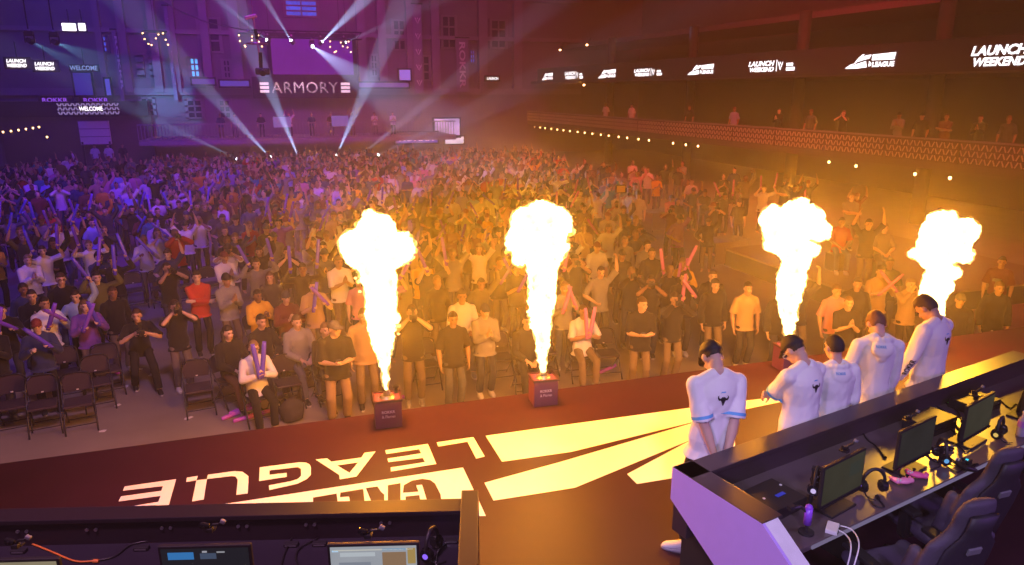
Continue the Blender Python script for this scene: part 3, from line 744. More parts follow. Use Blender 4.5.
FL = [(2.46,330,200,[(60,108,36),(115,85,48),(165,112,38),(130,120,50),(95,140,36),(172,122,28),(45,120,20),(110,160,40),(120,190,40),(125,230,36),(125,270,36),(126,300,33),(128,330,28),(130,360,22),(133,390,14),(134,412,9),(135,432,7),(136,450,6)]),
      (2.46,490,185,[(85,90,35),(120,85,46),(155,90,38),(90,140,42),(130,140,48),(165,128,30),(72,182,16),(180,155,14),(130,190,38),(128,220,32),(128,250,32),(128,280,31),(126,310,28),(125,335,24),(128,370,18),(128,400,13),(129,430,9),(130,455,6)]),
      (3.77,740,190,[(130,110,48),(190,90,55),(245,110,55),(285,150,40),(150,150,50),(210,160,60),(272,222,26),(106,205,14),(200,220,45),(198,265,42),(195,300,45),(195,330,48),(187,370,44),(184,405,40),(182,440,32),(184,475,26),(185,505,20),(186,540,15),(187,575,10),(187,610,7)]),
      (4.04,890,200,[(150,130,50),(220,105,60),(280,120,50),(170,180,55),(250,180,75),(300,222,33),(200,240,55),(95,215,18),(265,290,20),(195,300,45),(182,345,50),(205,345,42),(172,380,46),(176,420,37),(186,455,28),(182,495,18),(180,540,12),(178,590,9),(178,640,7)])]
FLL = ['leftmost fire ball and jet, burning over the purple box', 'second fire ball and jet, burning between the front rows and floor emblem', 'third fire ball and jet, rising behind the capped player with glasses', 'fourth fire ball and jet, rising behind the flat-top player']
for k, (sc, ox, oy, cs) in enumerate(FL):
    rnd = random.Random(40+k); bm = bmesh.new(); prev = None; fy = FY
    pts = []
    for x, y, r in cs:
        px, py = ox+x/sc, oy+y/sc; c = WY(px, py, fy); z = proj(c)[2]; R = r/sc/F*z
        big = r/sc > 9
        c = c+V((0, rnd.uniform(-.12, .12) if big and y < 200*sc/2.46*1.0 else 0, 0))
        pts.append((c, R)); ball(bm, c, (R, R*1.0, R), sub=3)
    nk = [q for q in pts]
    i0 = next(i for i in range(len(cs)-1, 0, -1) if cs[i-1][1] > cs[i][1])
    for a, b in zip(pts[i0:], pts[i0+1:]): cyl(bm, a[0], b[0], a[1], b[1], 14)
    base = V((fx[k], FY, STAGE+.40)); cyl(bm, pts[-1][0], base, pts[-1][1], .016, 12)
    for i in range(34):      # small licks round the rim
        c, R = pts[rnd.randrange(len(pts))]
        d = V((rnd.gauss(0,1), rnd.gauss(0,.6), rnd.gauss(0,1))).normalized(); ball(bm, c+d*R*rnd.uniform(.9, 1.05), R*rnd.uniform(.16, .34), sub=2)
    def dsp(c): return noise.noise(c*7+V((k*9,0,0)))*.022+noise.noise(c*15)*.034+noise.noise(c*34)*.027+noise.noise(c*70)*.009
    bm2 = bm.copy(); me = blob(bm, .013, 1, 1, dsp)
    me.materials.append(M_flame)
    o = link('flame', me); tag(o, FLL[k], 'flame', 'flames from the stage edge')
    mm = blob(bm2, .020, 2, .6, lambda c: .018+noise.noise(c*9)*.024+noise.noise(c*23)*.026); mm.materials.append(M_mantle); link('flame_mantle', mm, o)
    # loose burning tongues beside the ball
    for i in range(9):
        c, R = pts[rnd.randrange(min(14, len(pts)))]; bm = bmesh.new(); s_ = rnd.choice((-1, 1))
        q = c+V((s_*R*rnd.uniform(1.0, 1.25), 0, -R*rnd.uniform(.2, .9)))
        for j in range(4): ball(bm, q+V((rnd.gauss(0,.025), rnd.gauss(0,.02), rnd.gauss(0,.035))), rnd.uniform(.012, .03), sub=2)
        t = blob(bm, .012, 1, 1, lambda c: noise.noise(c*30)*.012)
        t.materials.append(M_tongue)
        lk = link('flame_tongue', t, o)
    ld = bpy.data.lights.new('flame_light', 'POINT'); ld.color = FLAME_COL; ld.energy = FLAME_W; ld.shadow_soft_size = .3
    lo = bpy.data.objects.new('flame_light', ld); COL.objects.link(lo); lo.location = pts[1][0]+V((0, .05, -.1)); lo.visible_camera = False
    ld = bpy.data.lights.new('flame_light', 'POINT'); ld.color = FLAME_COL; ld.energy = FLAME_W*.35; ld.shadow_soft_size = .15
    lo = bpy.data.objects.new('flame_light', ld); COL.objects.link(lo); lo.location = pts[i0+4][0]; lo.visible_camera = False

# ------------------------------------------------------------------ player desk
M_desk = mat('desk_laminate', (.042,.030,.038), .30, var=.15, scale=3, spec=.7)
M_desktop = mat('desk_top', (.11,.085,.095), .30, var=.2, scale=4, spec=.7)
M_lav = mat('lavender_panel', (.58,.40,.95), .45, var=.04)
M_gloss = mat('black_gloss', (.012,.012,.015), .18)
M_plas = mat('black_plastic', (.02,.019,.023), .45)
M_gry = mat('grey_plastic', (.2,.2,.22), .5)
M_wht = mat('white_plastic', (.8,.8,.82), .4)
M_cap = mat('end_cap_white', (.82,.82,.86), .4)
DANG = math.radians(12.4); DO = V((2.56, 4.05, STAGE)); DH, DZ = 1.05, .86
dk = empty('player_desk', DO, DANG, 'long black player desk with raised back ledge and lavender end wing behind the players', 'desk')
# local x runs along the desk, local -y towards the seats
L_ = 4.75
bm = bmesh.new(); bx(bm, (L_/2, -.075, (DH+.0)/2+.27), (L_, .15, DH-.54), bev=.006); bm_obj('ledge_wall', bm, M_desk, dk)
bm = bmesh.new(); bx(bm, (L_/2, -.08, DH-.012), (L_+.02, .19, .03), bev=.006); bm_obj('ledge_top', bm, M_desk, dk)
bm = bmesh.new(); bx(bm, (L_/2+.05, -.53, DZ-.02), (L_-.12, .80, .04), bev=.006); bm_obj('desktop', bm, M_desktop, dk)
bm = bmesh.new(); bx(bm, (L_/2+.16, -.935, DZ-.02), (L_-.33, .012, .022)); bm_obj('edge_strip', bm, emis('edge_glow', (.55,.45,.8), .28, sample=False), dk)
bm = bmesh.new(); bx(bm, (L_/2+.05, -.11, .28), (L_-.1, .16, .56)); bx(bm, (L_/2+.1, -.36, .50), (L_-.3, .04, .62)); bm_obj('modesty_panel', bm, M_skirt, dk)
for x in (1.5, 2.9, 4.3):
    bm = bmesh.new(); bx(bm, (x, -.32, .41), (.05, .40, .82), bev=.004); bm_obj('leg_panel', bm, M_skirt, dk)
def side_poly(name, pts, x0, x1, m, parent):
    bm = bmesh.new(); a = [bm.verts.new((x0, p, q)) for p, q in pts]; b = [bm.verts.new((x1, p, q)) for p, q in pts]; n = len(pts)
    bm.faces.new(a); bm.faces.new(b[::-1])
    for i in range(n): bm.faces.new((a[i], b[i], b[(i+1) % n], a[(i+1) % n]))
    bmesh.ops.recalc_face_normals(bm, faces=bm.faces); return bm_obj(name, bm, m, parent)
side_poly('end_wing', [(.02,DH),(-.80,DH),(-1.42,.62),(-1.42,-.15+.3),(-1.05,.16),(.02,.79)], -.012, .012, M_lav, dk)
side_poly('end_ledge', [(.02,DH-.02),(-.80,DH-.02),(-.80,DZ-.04),(.02,DZ-.04)], .012, .15, M_desk, dk)
bm = bmesh.new(); bx(bm, (.085, -.39, DH-.012), (.19, .82, .03), bev=.005); bm_obj('end_ledge_top', bm, M_desk, dk)
side_poly('end_cap', [(-.80,DH-.001),(-1.40,.635),(-1.40,.60),(-.80,DH-.05)], .012, .135, M_cap, dk)
side_poly('end_base', [(-.02,.80),(-1.05,.17),(-1.35,.17),(-1.35,0),(-.02,0)], .09, .15, M_skirt, dk)
side_poly('far_end_wing', [(.02,DH),(-.80,DH),(-.95,DZ),(-.95,0),(.02,0)], L_-.01, L_+.02, M_desk, dk)
DM = Matrix.Translation(DO) @ Matrix.Rotation(DANG, 4, 'Z')
def D(px, py, h=0): return W(px, py, STAGE+DZ+h)
M_scr = emis('screen_dim', (.034,.033,.024), 1.0, sample=False, var=.5, scale=3)
M_scr2 = emis('screen_dimmer', (.020,.020,.021), 1.0, sample=False, var=.4, scale=4)
def monitor(loc, rz, lab, lit=None, stand=True, deep=True):
    o = empty('gaming_monitor', loc, rz, lab, 'monitor', 'player monitors')
    w, h = .49, .295
    bm = bmesh.new(); bx(bm, (0, .013, .10+h/2), (w+.02, .026, h+.02), bev=.006)
    if deep: bx(bm, (0, .042, .10+h*.5), (w*.6, .05, h*.6), bev=.018)
    bm_obj('housing', bm, M_plas, o)
    bm = bmesh.new(); bx(bm, (0, -.0015, .10+h/2+.006), (w-.012, .004, h-.022)); s_ = bm_obj('screen', bm, lit or M_scr, o)
    bm = bmesh.new(); bx(bm, (0, -.002, .094), (w+.02, .012, .012)); bm_obj('bezel', bm, M_gloss, o)
    bm = bmesh.new(); cyl(bm, (0, .11, .02), (0, .09, .25), .025, .02); bx(bm, (0, .06, .009), (.30, .20, .018), bev=.008); bm_obj('stand', bm, M_plas, o)
    return o, s_
for i, (u0, lab) in enumerate(((.83,'dim monitor on the player desk nearest the lavender end wing'),(1.78,'middle monitor of the player desk, in front of the pink controller'),(2.66,'monitor of the player desk beside the ledge glare, third from the lavender wing'),(3.62,'monitor at the far end of the player desk, mostly out of frame'))):
    p = DM @ V((u0, -.77 if i == 0 else -.72, DZ))
    o, s_ = monitor(p, DANG+math.radians((4,3,5,5)[i]), lab, M_scr if i != 1 else M_scr2)
    if i == 0:
        bm = bmesh.new(); bx(bm, (.13, -.004, .29), (.13, .002, .10)); bm_obj('screen_window', bm, emis('window_shade', (.03,.035,.03), 1, sample=False), s_)
def webcam(loc, rz, lab):
    o = empty('webcam', loc, rz, lab, 'webcam', 'small cameras clipped on the monitors'); o.scale = (.75,)*3
    bm = bmesh.new(); bx(bm, (0, 0, .018), (.05, .04, .036), bev=.006); bx(bm, (0, .035, .005), (.06, .05, .012)); bm_obj('clip', bm, M_plas, o)
    bm = bmesh.new(); tube(bm, [(0,0,.03),(.03,.0,.065),(.075,-.005,.07),(.10,-.01,.09)], .009); bm_obj('arm', bm, M_blk, o)
    bm = bmesh.new(); bx(bm, (-.035, 0, .055), (.07, .035, .04), Matrix.Rotation(.3, 3, 'Y'), bev=.01); cyl(bm, (-.035,-.015,.055), (-.035,-.032,.055), .014)
    h_ = bm_obj('camera_head', bm, M_gloss, o)
    bm = bmesh.new(); bx(bm, (.11, -.012, .095), (.04, .03, .03), Matrix.Rotation(.5,3,'Y'), bev=.008); bm_obj('lamp_head', bm, M_gry, o)
    return o
WCL = ['small camera rig on top of the monitor nearest the lavender wing', 'small camera rig on top of the middle player monitor', 'small camera rig on top of the monitor beside the ledge glare']
for i, u0 in enumerate((.90, 1.74, 2.66)): webcam(DM @ V((u0, -.72 if i == 0 else -.66, DZ+.405)), DANG, WCL[i])
def headset(loc, rz, lab, led=(.25,.12,.9), stand=False):
    o = empty('gaming_headset', loc, rz, lab, 'headset', 'headsets at the player desk')
    z0 = .16 if stand else .06
    bm = bmesh.new(); pts = [V((.085*math.cos(a), 0, z0+.02+.115*math.sin(a))) for a in [PI*q/10 for q in range(11)]]; smooth_tube(bm, pts, .013, 8, 3); bm_obj('headband', bm, M_plas, o, True)
    for s in (1, -1):
        bm = bmesh.new(); cyl(bm, (s*.062,0,z0), (s*.095,0,z0), .046, .04, 18); ball(bm, (s*.062,0,z0), (.02,.047,.047)); bm_obj('ear_cup', bm, M_gloss, o)
        bm = bmesh.new(); cyl(bm, (s*.095,0,z0), (s*.099,0,z0), .018, .018, 14); bm_obj('light_ring', bm, emis('headset_led_%d' % int(led[0]*100), led, 1.2, sample=False), o)
    bm = bmesh.new(); smooth_tube(bm, [(-.08,-.02,z0-.02),(-.07,-.07,z0-.05),(-.03,-.11,z0-.05)], .005); bm_obj('microphone', bm, M_blk, o)
    if stand:
        bm = bmesh.new(); cyl(bm, (0,.02,0), (0,.02,z0+.13), .014); bx(bm, (0,.0,.008), (.13,.13,.016), bev=.006); bx(bm, (0,0,z0+.125), (.05,.07,.016)); bm_obj('stand', bm, M_plas, o)
    return o
headset(D(813, 505), DANG+.5, 'black headset hanging on a stand beside the monitor nearest the lavender wing', (.5,.4,.7), True)
headset(D(872, 493), DANG-.5, 'blue-lit headset lying between the first and middle monitors')
headset(D(940, 462), DANG+.9, 'black headset among the cable tangle in front of the desk ledge glare', (.1,.3,.6))
headset(D(998, 438), DANG+.2, 'headset lying beside the third monitor near the bottle', (.6,.4,.1))
# boxes on the desk
def flatbox(name, loc, rz, size, m, lab, cat, extra=None):
    o = empty(name, loc, rz, lab, cat); bm = bmesh.new(); bx(bm, (0,0,size[2]/2), size, bev=.006); bm_obj('case', bm, m, o)
    if extra: extra(o, size)
    return o
def pc_extra(o, s):
    bm = bmesh.new(); bx(bm, (.04,-.03,s[2]+.002), (.085,.03,.004)); tag(bm_obj('sticker', bm, mat('sticker_blue', (.05,.10,.75), .4), o), 'blue sticker')
    bm = bmesh.new()
    for q in (-.10, .15): cyl(bm, (q, .02+.2*q, s[2]), (q, .02+.2*q, s[2]+.004), .01, n=12)
    bm_obj('cap_disc', bm, M_wht, o)
    bm = bmesh.new()
    for q in range(4): bx(bm, ((-.5+q/3)*s[0]*.8, 0, -.004), (.03, s[1]*.8, .012))
    bm_obj('foot', bm, M_blk, o)
flatbox('game_console', D(772, 505), DANG+.05, (.36,.30,.085), M_plas, 'flat black console with a blue sticker in the corner by the lavender wing', 'console', pc_extra)
def con_extra(o, s):
    bm = bmesh.new(); bx(bm, (0,-s[1]/2-.002,s[2]*.5), (s[0]*.9,.004,.006)); bm_obj('seam_strip', bm, M_gloss, o)
    bm = bmesh.new(); bx(bm, (s[0]*.36,-s[1]/2-.003,s[2]*.7), (.02,.004,.01)); bm_obj('port', bm, M_alu, o)
flatbox('game_console', DM @ V((3.40, -.33, DZ)), DANG, (.40,.26,.09), M_plas, 'flat black console under the mouse at the far end of the player desk', 'console', con_extra)
flatbox('game_console', DM @ V((2.62, -.36, DZ)), DANG, (.42,.24,.11), M_plas, 'black console behind the third monitor, beside the green card', 'console', con_extra)
def mouse(loc, rz, lab, m):
    o = empty('computer_mouse', loc, rz, lab, 'mouse'); bm = bmesh.new(); ball(bm, (0,0,.014), (.032,.058,.022), sub=3); bm_obj('shell', bm, m, o, True)
    bm = bmesh.new(); cyl(bm, (-.005,-.032,.034), (.005,-.032,.034), .011, n=12); bm_obj('scroll_wheel', bm, M_gry, o)
mouse(DM @ V((3.42, -.36, DZ+.091)), DANG+.4, 'black mouse on top of the far console', M_gloss)
mouse(DM @ V((2.36, -.66, DZ)), DANG+.8, 'black mouse beside the stand of the third monitor', M_gloss)
def controller(loc, rz, lab, cols):
    o = empty('game_controller', loc, rz, lab, 'controller')
    bm = bmesh.new(); ball(bm, (0,0,.028), (.062,.036,.022), sub=3)
    for s in (1,-1): capsule(bm, (s*.052,0,.028), (s*.066,-.062,.018), .024, .017, 12)
    me = blob(bm, .006, 2, .5); me.materials.append(mat('controller_%d_%d' % (cols[0]*100, cols[1]*100), cols, .35)); link('shell', me, o)
    for s in (1,-1):
        bm = bmesh.new(); cyl(bm, (s*.026,-.014,.045), (s*.026,-.014,.062), .008, n=10); cyl(bm, (s*.026,-.014,.060), (s*.026,-.014,.066), .013, n=12); bm_obj('thumbstick', bm, M_gloss, o)
    bm = bmesh.new()
    for q in range(4): cyl(bm, (.052+.014*math.cos(q*PI/2), .012+.014*math.sin(q*PI/2), .042), (.052+.014*math.cos(q*PI/2), .012+.014*math.sin(q*PI/2), .051), .006, n=8)
    bm_obj('button_cross', bm, M_wht, o)
    return o
controller(D(904, 484), DANG+2.7, 'bright pink game controller, the paler one lying nearer the desk edge', (.95,.30,.62))
controller(D(917, 478), DANG+2.2, 'bright pink game controller, the deeper one tucked behind the paler', (.85,.12,.38))
controller(D(962, 468), DANG+1.0, 'dark game controller in the tangle by the teal light', (.03,.03,.035))
flatbox('capture_box', D(832, 530), DANG+.5, (.12,.075,.03), M_wht, 'small white capture box with white cables at the desk edge', 'box', con_extra)
flatbox('capture_box', D(966, 463), DANG+.2, (.10,.06,.025), M_plas, 'small dark box with a teal light at the desk edge', 'box', lambda o, s: bm_obj('light_bar', (lambda b: (bx(b, (0,0,s[2]+.001), (.05,.02,.003)), b)[1])(bmesh.new()), emis('teal_led', (.05,.6,.8), 1.5, sample=False), o))
o = empty('desk_microphone', D(806, 533), DANG, 'purple microphone on a short stand by the lavender wing', 'microphone')
bm = bmesh.new(); cyl(bm, (0,0,0), (0,0,.014), .05, n=20); cyl(bm, (0,0,.01), (0,0,.10), .012); bm_obj('stand', bm, M_plas, o)
bm = bmesh.new(); cyl(bm, (0,0,.07), (0,0,.19), .026, .026, 16); ball(bm, (0,0,.19), .026); bm_obj('capsule', bm, mat('mic_violet', (.28,.08,.75), .3), o, True)
bm = bmesh.new(); tube(bm, [(0,0,.15),(-.05,.03,.20),(-.10,.04,.20)], .012); bx(bm, (-.12,.045,.205), (.05,.03,.03)); bm_obj('swivel_arm', bm, M_plas, o)
o = empty('drink_bottle', D(1020, 436), 0, 'clear plastic drink bottle at the far end of the desk, beside the last headset', 'bottle')
bm = bmesh.new(); loft(bm, [((0,0,z), (r,0,0), (0,r,0)) for z, r in ((0,.03),(.01,.034),(.06,.034),(.08,.031),(.10,.034),(.15,.033),(.19,.014),(.21,.013))], 16); bm_obj('body', bm, mat('bottle_plastic', (.45,.42,.55), .15), o, True)
bm = bmesh.new(); cyl(bm, (0,0,.205), (0,0,.228), .016, n=14); bm_obj('cap', bm, M_wht, o)
bm = bmesh.new(); cyl(bm, (0,0,.09), (0,0,.145), .0355, n=18); bm_obj('label_band', bm, mat('bottle_label', (.5,.2,.7), .5), o)
o = empty('phone', D(950, 402), DANG-.2, 'small green card lying on the desk behind the third monitor', 'card'); o.name = 'lanyard_card'
bm = bmesh.new(); bx(bm, (0,0,.004), (.14,.07,.006), bev=.002); bm_obj('card', bm, mat('card_green', (.10,.55,.08), .5), o)
bm = bmesh.new(); smooth_tube(bm, [(.07,0,.004),(.14,.03,.004),(.20,0,.004),(.16,-.04,.004)], .003); bm_obj('strap', bm, M_blk, o)
def cable(pts, r, m, lab):
    bm = bmesh.new(); smooth_tube(bm, pts, r); o = bm_obj('cable', bm, m, None, True); tag(o, lab, 'cable')
    bm = bmesh.new(); a, b = V(pts[-1]), V(pts[-2]); d = (a-b).normalized(); cyl(bm, a-d*.01, a+d*.025, r*2.0, n=8); bm_obj('plug', bm, m, o)
def dz(px, py, h=.008): return D(px, py, h)
cable([dz(834,528,.02), dz(846,535), dz(851,548), V(dz(846,566))+V((0,0,-.12)), V(dz(838,600))+V((0,0,-.4))], .005, M_wht, 'white cable dropping from the capture box over the desk edge, inner one')
cable([dz(838,525,.02), dz(852,530), dz(859,545), V(dz(854,560))+V((0,0,-.12)), V(dz(846,600))+V((0,0,-.4))], .005, M_wht, 'white cable dropping from the capture box over the desk edge, outer one')
CB = [([(861,430),(868,440),(876,446),(884,456)],'black cable running from the grommet to the middle monitor'), ([(918,406),(930,414),(945,424),(955,433)],'black cable crossing the bright desk strip, the lower of three'), ([(920,402),(936,406),(950,416),(958,428)],'black cable crossing the bright desk strip, the middle of three'), ([(924,400),(940,400),(956,410),(962,420)],'black cable crossing the bright desk strip, the upper of three'),
      ([(925,452),(936,462),(950,458),(962,468),(975,465)],'thin tangled cable in front of the middle headset'), ([(930,470),(944,466),(958,472),(968,462)],'thin tangled cable nearest the desk edge beside the dark controller'), ([(936,446),(948,450),(956,444),(966,452),(972,446)],'thin tangled cable behind the middle headset'), ([(869,497),(874,505),(884,507),(878,498)],'short looped cable under the blue-lit headset'), ([(1000,400),(1010,408),(1016,404),(1023,412)],'loose cable beside the far console')]
for p, lab in CB: cable([dz(*q) for q in p], .0065, M_blk, lab)
for i, (px, py, lab) in enumerate(((797,455,'small cable grommet box on the desk nearest the lavender wing'),(810,452,'small cable grommet box on the desk, behind the first monitor'),(861,428,'small cable grommet box between first and middle monitors'),(870,426,'small cable grommet box behind the middle monitor'),(927,400,'small cable grommet box on the bright desk strip'),(968,385,'small cable grommet box behind the third monitor'),(977,383,'small cable grommet box nearest the far console'))):
    p = D(px, py); o = empty('cable_grommet', p, DANG+.1, lab, 'grommet', 'cable boxes on the desk'); bm = bmesh.new(); bx(bm, (0,0,.012), (.10,.05,.024), bev=.004); bm_obj('shell', bm, M_plas, o); bm = bmesh.new(); bx(bm, (0,0,.025), (.08,.012,.004)); bm_obj('slot', bm, M_gloss, o)

# ------------------------------------------------------------------ gaming chairs
M_ch1 = mat('chair_fabric', (.085,.07,.11), .7, var=.12, bump=.2, bscale=120)
M_ch2 = mat('chair_panel', (.03,.026,.04), .55)
def gaming_chair(loc, rz, lab):
    o = empty('gaming_chair', loc, rz, lab, 'chair', 'gaming chairs at the player desk')   # faces -y
    bm = bmesh.new(); prof = [(.46,.22,.05),(.52,.25,.07),(.70,.265,.075),(.88,.28,.07),(1.02,.26,.06),(1.10,.16,.055),(1.16,.14,.055),(1.26,.145,.05),(1.33,.12,.04),(1.345,.06,.02)]
    loft(bm, [((0, .25+(z-.46)*.24, z), (hw,0,0), (0,hd,0)) for z, hw, hd in prof], 24)
    for s in (1,-1): capsule(bm, (s*.225,.20,.54), (s*.235,.285,.92), .05, .04)
    me = blob(bm, .014, 4, .35); me.materials.append(M_ch1); bo = link('backrest', me, o)
    bm = bmesh.new(); loft(bm, [((0, .315+(z-.46)*.24, z), (hw*.72,0,0), (0,.03,0)) for z, hw, hd in prof[1:8]], 20); bm_obj('back_panel', bm, M_ch2, bo, True)
    bm = bmesh.new(); bx(bm, (0, .315+.55*.24+.03, 1.0), (.10,.02,.05), Matrix.Rotation(-.23,3,'X'), bev=.006); bm_obj('badge_plate', bm, M_gry, bo)
    bm = bmesh.new(); bx(bm, (0,-.02,.47), (.50,.50,.11), bev=.04)
    for s in (1,-1): capsule(bm, (s*.235,-.24,.50), (s*.235,.18,.50), .05, .05)
    me = blob(bm, .014, 4, .3); me.materials.append(M_ch1); link('seat', me, o)
    for s in (1,-1):
        bm = bmesh.new(); bx(bm, (s*.33,-.02,.68), (.09,.30,.035), bev=.015); ar = bm_obj('armrest', bm, M_plas, o)
        bm = bmesh.new(); bx(bm, (s*.33,.02,.56), (.045,.08,.22), bev=.01); bx(bm, (s*.27,.02,.45), (.16,.07,.03), bev=.01); bm_obj('post', bm, M_blk, ar)
    bm = bmesh.new(); cyl(bm, (0,0,.10), (0,0,.42), .03); cyl(bm, (0,0,.10), (0,0,.26), .045); bm_obj('gas_column', bm, M_blk, o)
    bm = bmesh.new()
    for q in range(5):
        a = 2*PI*q/5; e = V((.32*math.cos(a), .32*math.sin(a), .075)); capsule(bm, (0,0,.11), e, .035, .022, 8)
    bb = bm_obj('star_base', bm, M_plas, o)
    for q in range(5):
        a = 2*PI*q/5; bm = bmesh.new(); e = V((.32*math.cos(a), .32*math.sin(a), .03)); cyl(bm, e+V((-.02,0,0)), e+V((.02,0,0)), .03, n=14); bm_obj('caster', bm, M_blk, bb)
    return o
for px, py, zt, rz, lab in ((982,504,1.32,PI-.05,'dark gaming chair turned aside in front of the player desk edge, the lower of two'), (1012,452,1.32,PI-.0,'dark gaming chair behind the turned one, its headrest against the desk'), (905,594,1.32,PI-.05,'gaming chair of which only the top shows at the frame bottom beside the lavender wing')):
    p = W(px, py, STAGE+zt); d = Matrix.Rotation(rz, 3, 'Z') @ V((0, .47, 0)); gaming_chair((p.x-d.x, p.y-d.y, STAGE), rz, lab)

# ------------------------------------------------------------------ caster desk in the near corner
M_desk = mat('control_desk_laminate', (.020,.012,.020), .42, var=.15, scale=3, spec=.5); M_desktop = mat('control_desk_top', (.022,.018,.032), .4, var=.2, scale=4)
EA = math.radians(-15.6)+PI; EO = V((1.09, 4.10, STAGE))     # local x runs away along the ledge, local +y towards the operator
ed = empty('control_desk', EO, EA, 'black desk with a raised ledge and screens below the floor lettering', 'desk')
EL = 4.6
bm = bmesh.new(); bx(bm, (EL/2, .07, DH/2+.0), (EL, .12, DH), bev=.006); bm_obj('ledge_wall', bm, M_desk, ed)
bm = bmesh.new(); bx(bm, (EL/2, .075, DH-.01), (EL, .15, .03), bev=.005); bm_obj('ledge_top', bm, M_desk, ed)
bm = bmesh.new(); bx(bm, (.06, .48, DH/2+.03), (.115, 1.05, DH+.02), bev=.006); bm_obj('end_ledge', bm, M_desk, ed)
bm = bmesh.new(); bx(bm, (EL/2+.05, .55, DZ-.02), (EL-.1, .85, .04), bev=.005); bm_obj('desktop', bm, M_desktop, ed)
bm = bmesh.new()
for x in (1.6, 3.2): bx(bm, (x, .5, .4), (.05, .7, .8))
bm_obj('leg_panel', bm, M_skirt, ed)
EM = Matrix.Translation(EO) @ Matrix.Rotation(EA, 4, 'Z')
for px in (34, 100, 172, 246, 312, 386):       # pairs of round bosses on the ledge's inner face
    p = EM.inverted() @ W(px, 520, STAGE+DH-.08)
    for q in (-.028, .028):
        bm = bmesh.new(); cyl(bm, (p.x+q, .125, DH-.08), (p.x+q, .140, DH-.08), .011, n=14); bm_obj('boss', bm, M_alu, ed)
M_mon = emis('screen_lobby', (.30,.32,.36), 1.0, sample=False, var=.35, scale=2.5)
def emon(px, py, lab, m):
    p = W(px, py, STAGE+DZ+.405); q = EM.inverted() @ p; lc = EM @ V((q.x, q.y, DZ))
    return monitor(lc, EA+PI, lab, m)
o, s_ = emon(373, 544, 'brightly lit monitor showing a game lobby on the near control desk', M_mon)
for a, b, c, d, col in ((.13,.07,.15,.20,(.24,.15,.09)),(.13,.155,.15,.02,(.10,.25,.45)),(-.1,.12,.22,.05,(.42,.46,.50)),(-.12,.02,.2,.12,(.2,.22,.27)),(0,.155,.5,.012,(.5,.5,.45)),(.24,.1,.05,.2,(.35,.24,.08)),(-.24,.15,.04,.02,(.4,.6,.8))):
    bm = bmesh.new(); bx(bm, (a*.88, -.0045, .10+.147+b*.8), (c*.88, .002, d*.5)); bm_obj('screen_window', bm, emis('win_%d' % int(a*100+b*1000+c*7000), col, 1, sample=False), s_)
o, s_ = emon(204, 546, 'dark monitor with a small blue window on the near control desk', emis('screen_black', (.012,.012,.018), 1, sample=False))
for a, b, c, d, col in ((-.15,.125,.16,.05,(.03,.16,.42)),(.02,.12,.10,.04,(.05,.07,.12)),(.0,.155,.03,.012,(.3,.3,.35)),(.1,.15,.05,.01,(.25,.25,.28))):
    bm = bmesh.new(); bx(bm, (a*.88, -.0045, .10+.147+b*.8), (c*.88, .002, d*.9)); bm_obj('screen_window', bm, emis('winb_%d' % int(a*100+b*1000+c*7000), col, 1, sample=False), s_)
emon(10, 560, 'monitor at the frame edge of the near control desk, showing a yellowish screen', emis('screen_ochre', (.24,.20,.13), 1, sample=False, var=.4, scale=3))
for px, py, lab in ((368,538,'camera rig on top of the bright lobby monitor'), (210,532,'camera rig on top of the dark monitor'), (16,548,'camera rig on top of the monitor at the frame edge')):
    p = W(px, py, STAGE+DZ+.41); webcam(p, EA+PI, lab)
for px, py, lab in ((452,535,'small black hub on the control desk beside the end ledge'),(323,536,'small black hub on the control desk behind the lobby monitor, inner'),(295,537,'small black hub on the control desk, second from lobby monitor'),(178,540,'thin pale hub behind the dark monitor, beside its camera'),(149,540,'thin pale hub behind the dark monitor, at its edge'),(32,540,'small pale hub by the orange cable')):
    q = EM.inverted() @ W(px, py, STAGE+DZ); lc = EM @ V((q.x, max(q.y, .20), DZ)); o = empty('usb_hub', lc, EA, lab, 'hub', 'hubs on the control desk'); bm = bmesh.new(); bx(bm, (0,0,.012), (.09,.04,.024), bev=.004); bm_obj('shell', bm, M_plas, o); bm = bmesh.new(); bx(bm, (0,.021,.013), (.07,.003,.008)); bm_obj('port_strip', bm, M_alu, o)
def eC(l): return [W(x, y, STAGE+DZ+.01) for x, y in l]
cable(eC([(6,534),(25,541),(50,551),(75,561),(95,561)]), .006, mat('cable_orange', (.75,.22,.04), .5), 'orange cable curving over the control desk at the frame edge')
cable(eC([(95,561),(115,556),(130,545),(147,541)]), .005, M_blk, 'dark cable between the orange cable and the pale hub')
cable(eC([(292,538),(286,550),(282,562),(280,575)]), .006, M_blk, 'dark cable hanging from the second hub of the control desk')
cable(eC([(318,538),(300,548),(296,560),(305,572)]), .006, M_blk, 'dark cable curling from the inner hub of the control desk')
cable(eC([(452,538),(440,548),(436,560),(438,575)]), .005, M_gry, 'grey cable running down from the hub by the end ledge')
headset(V(W(432, 556, STAGE+DZ)), EA+PI+1.2, 'purple-lit headset beside the bright lobby monitor')
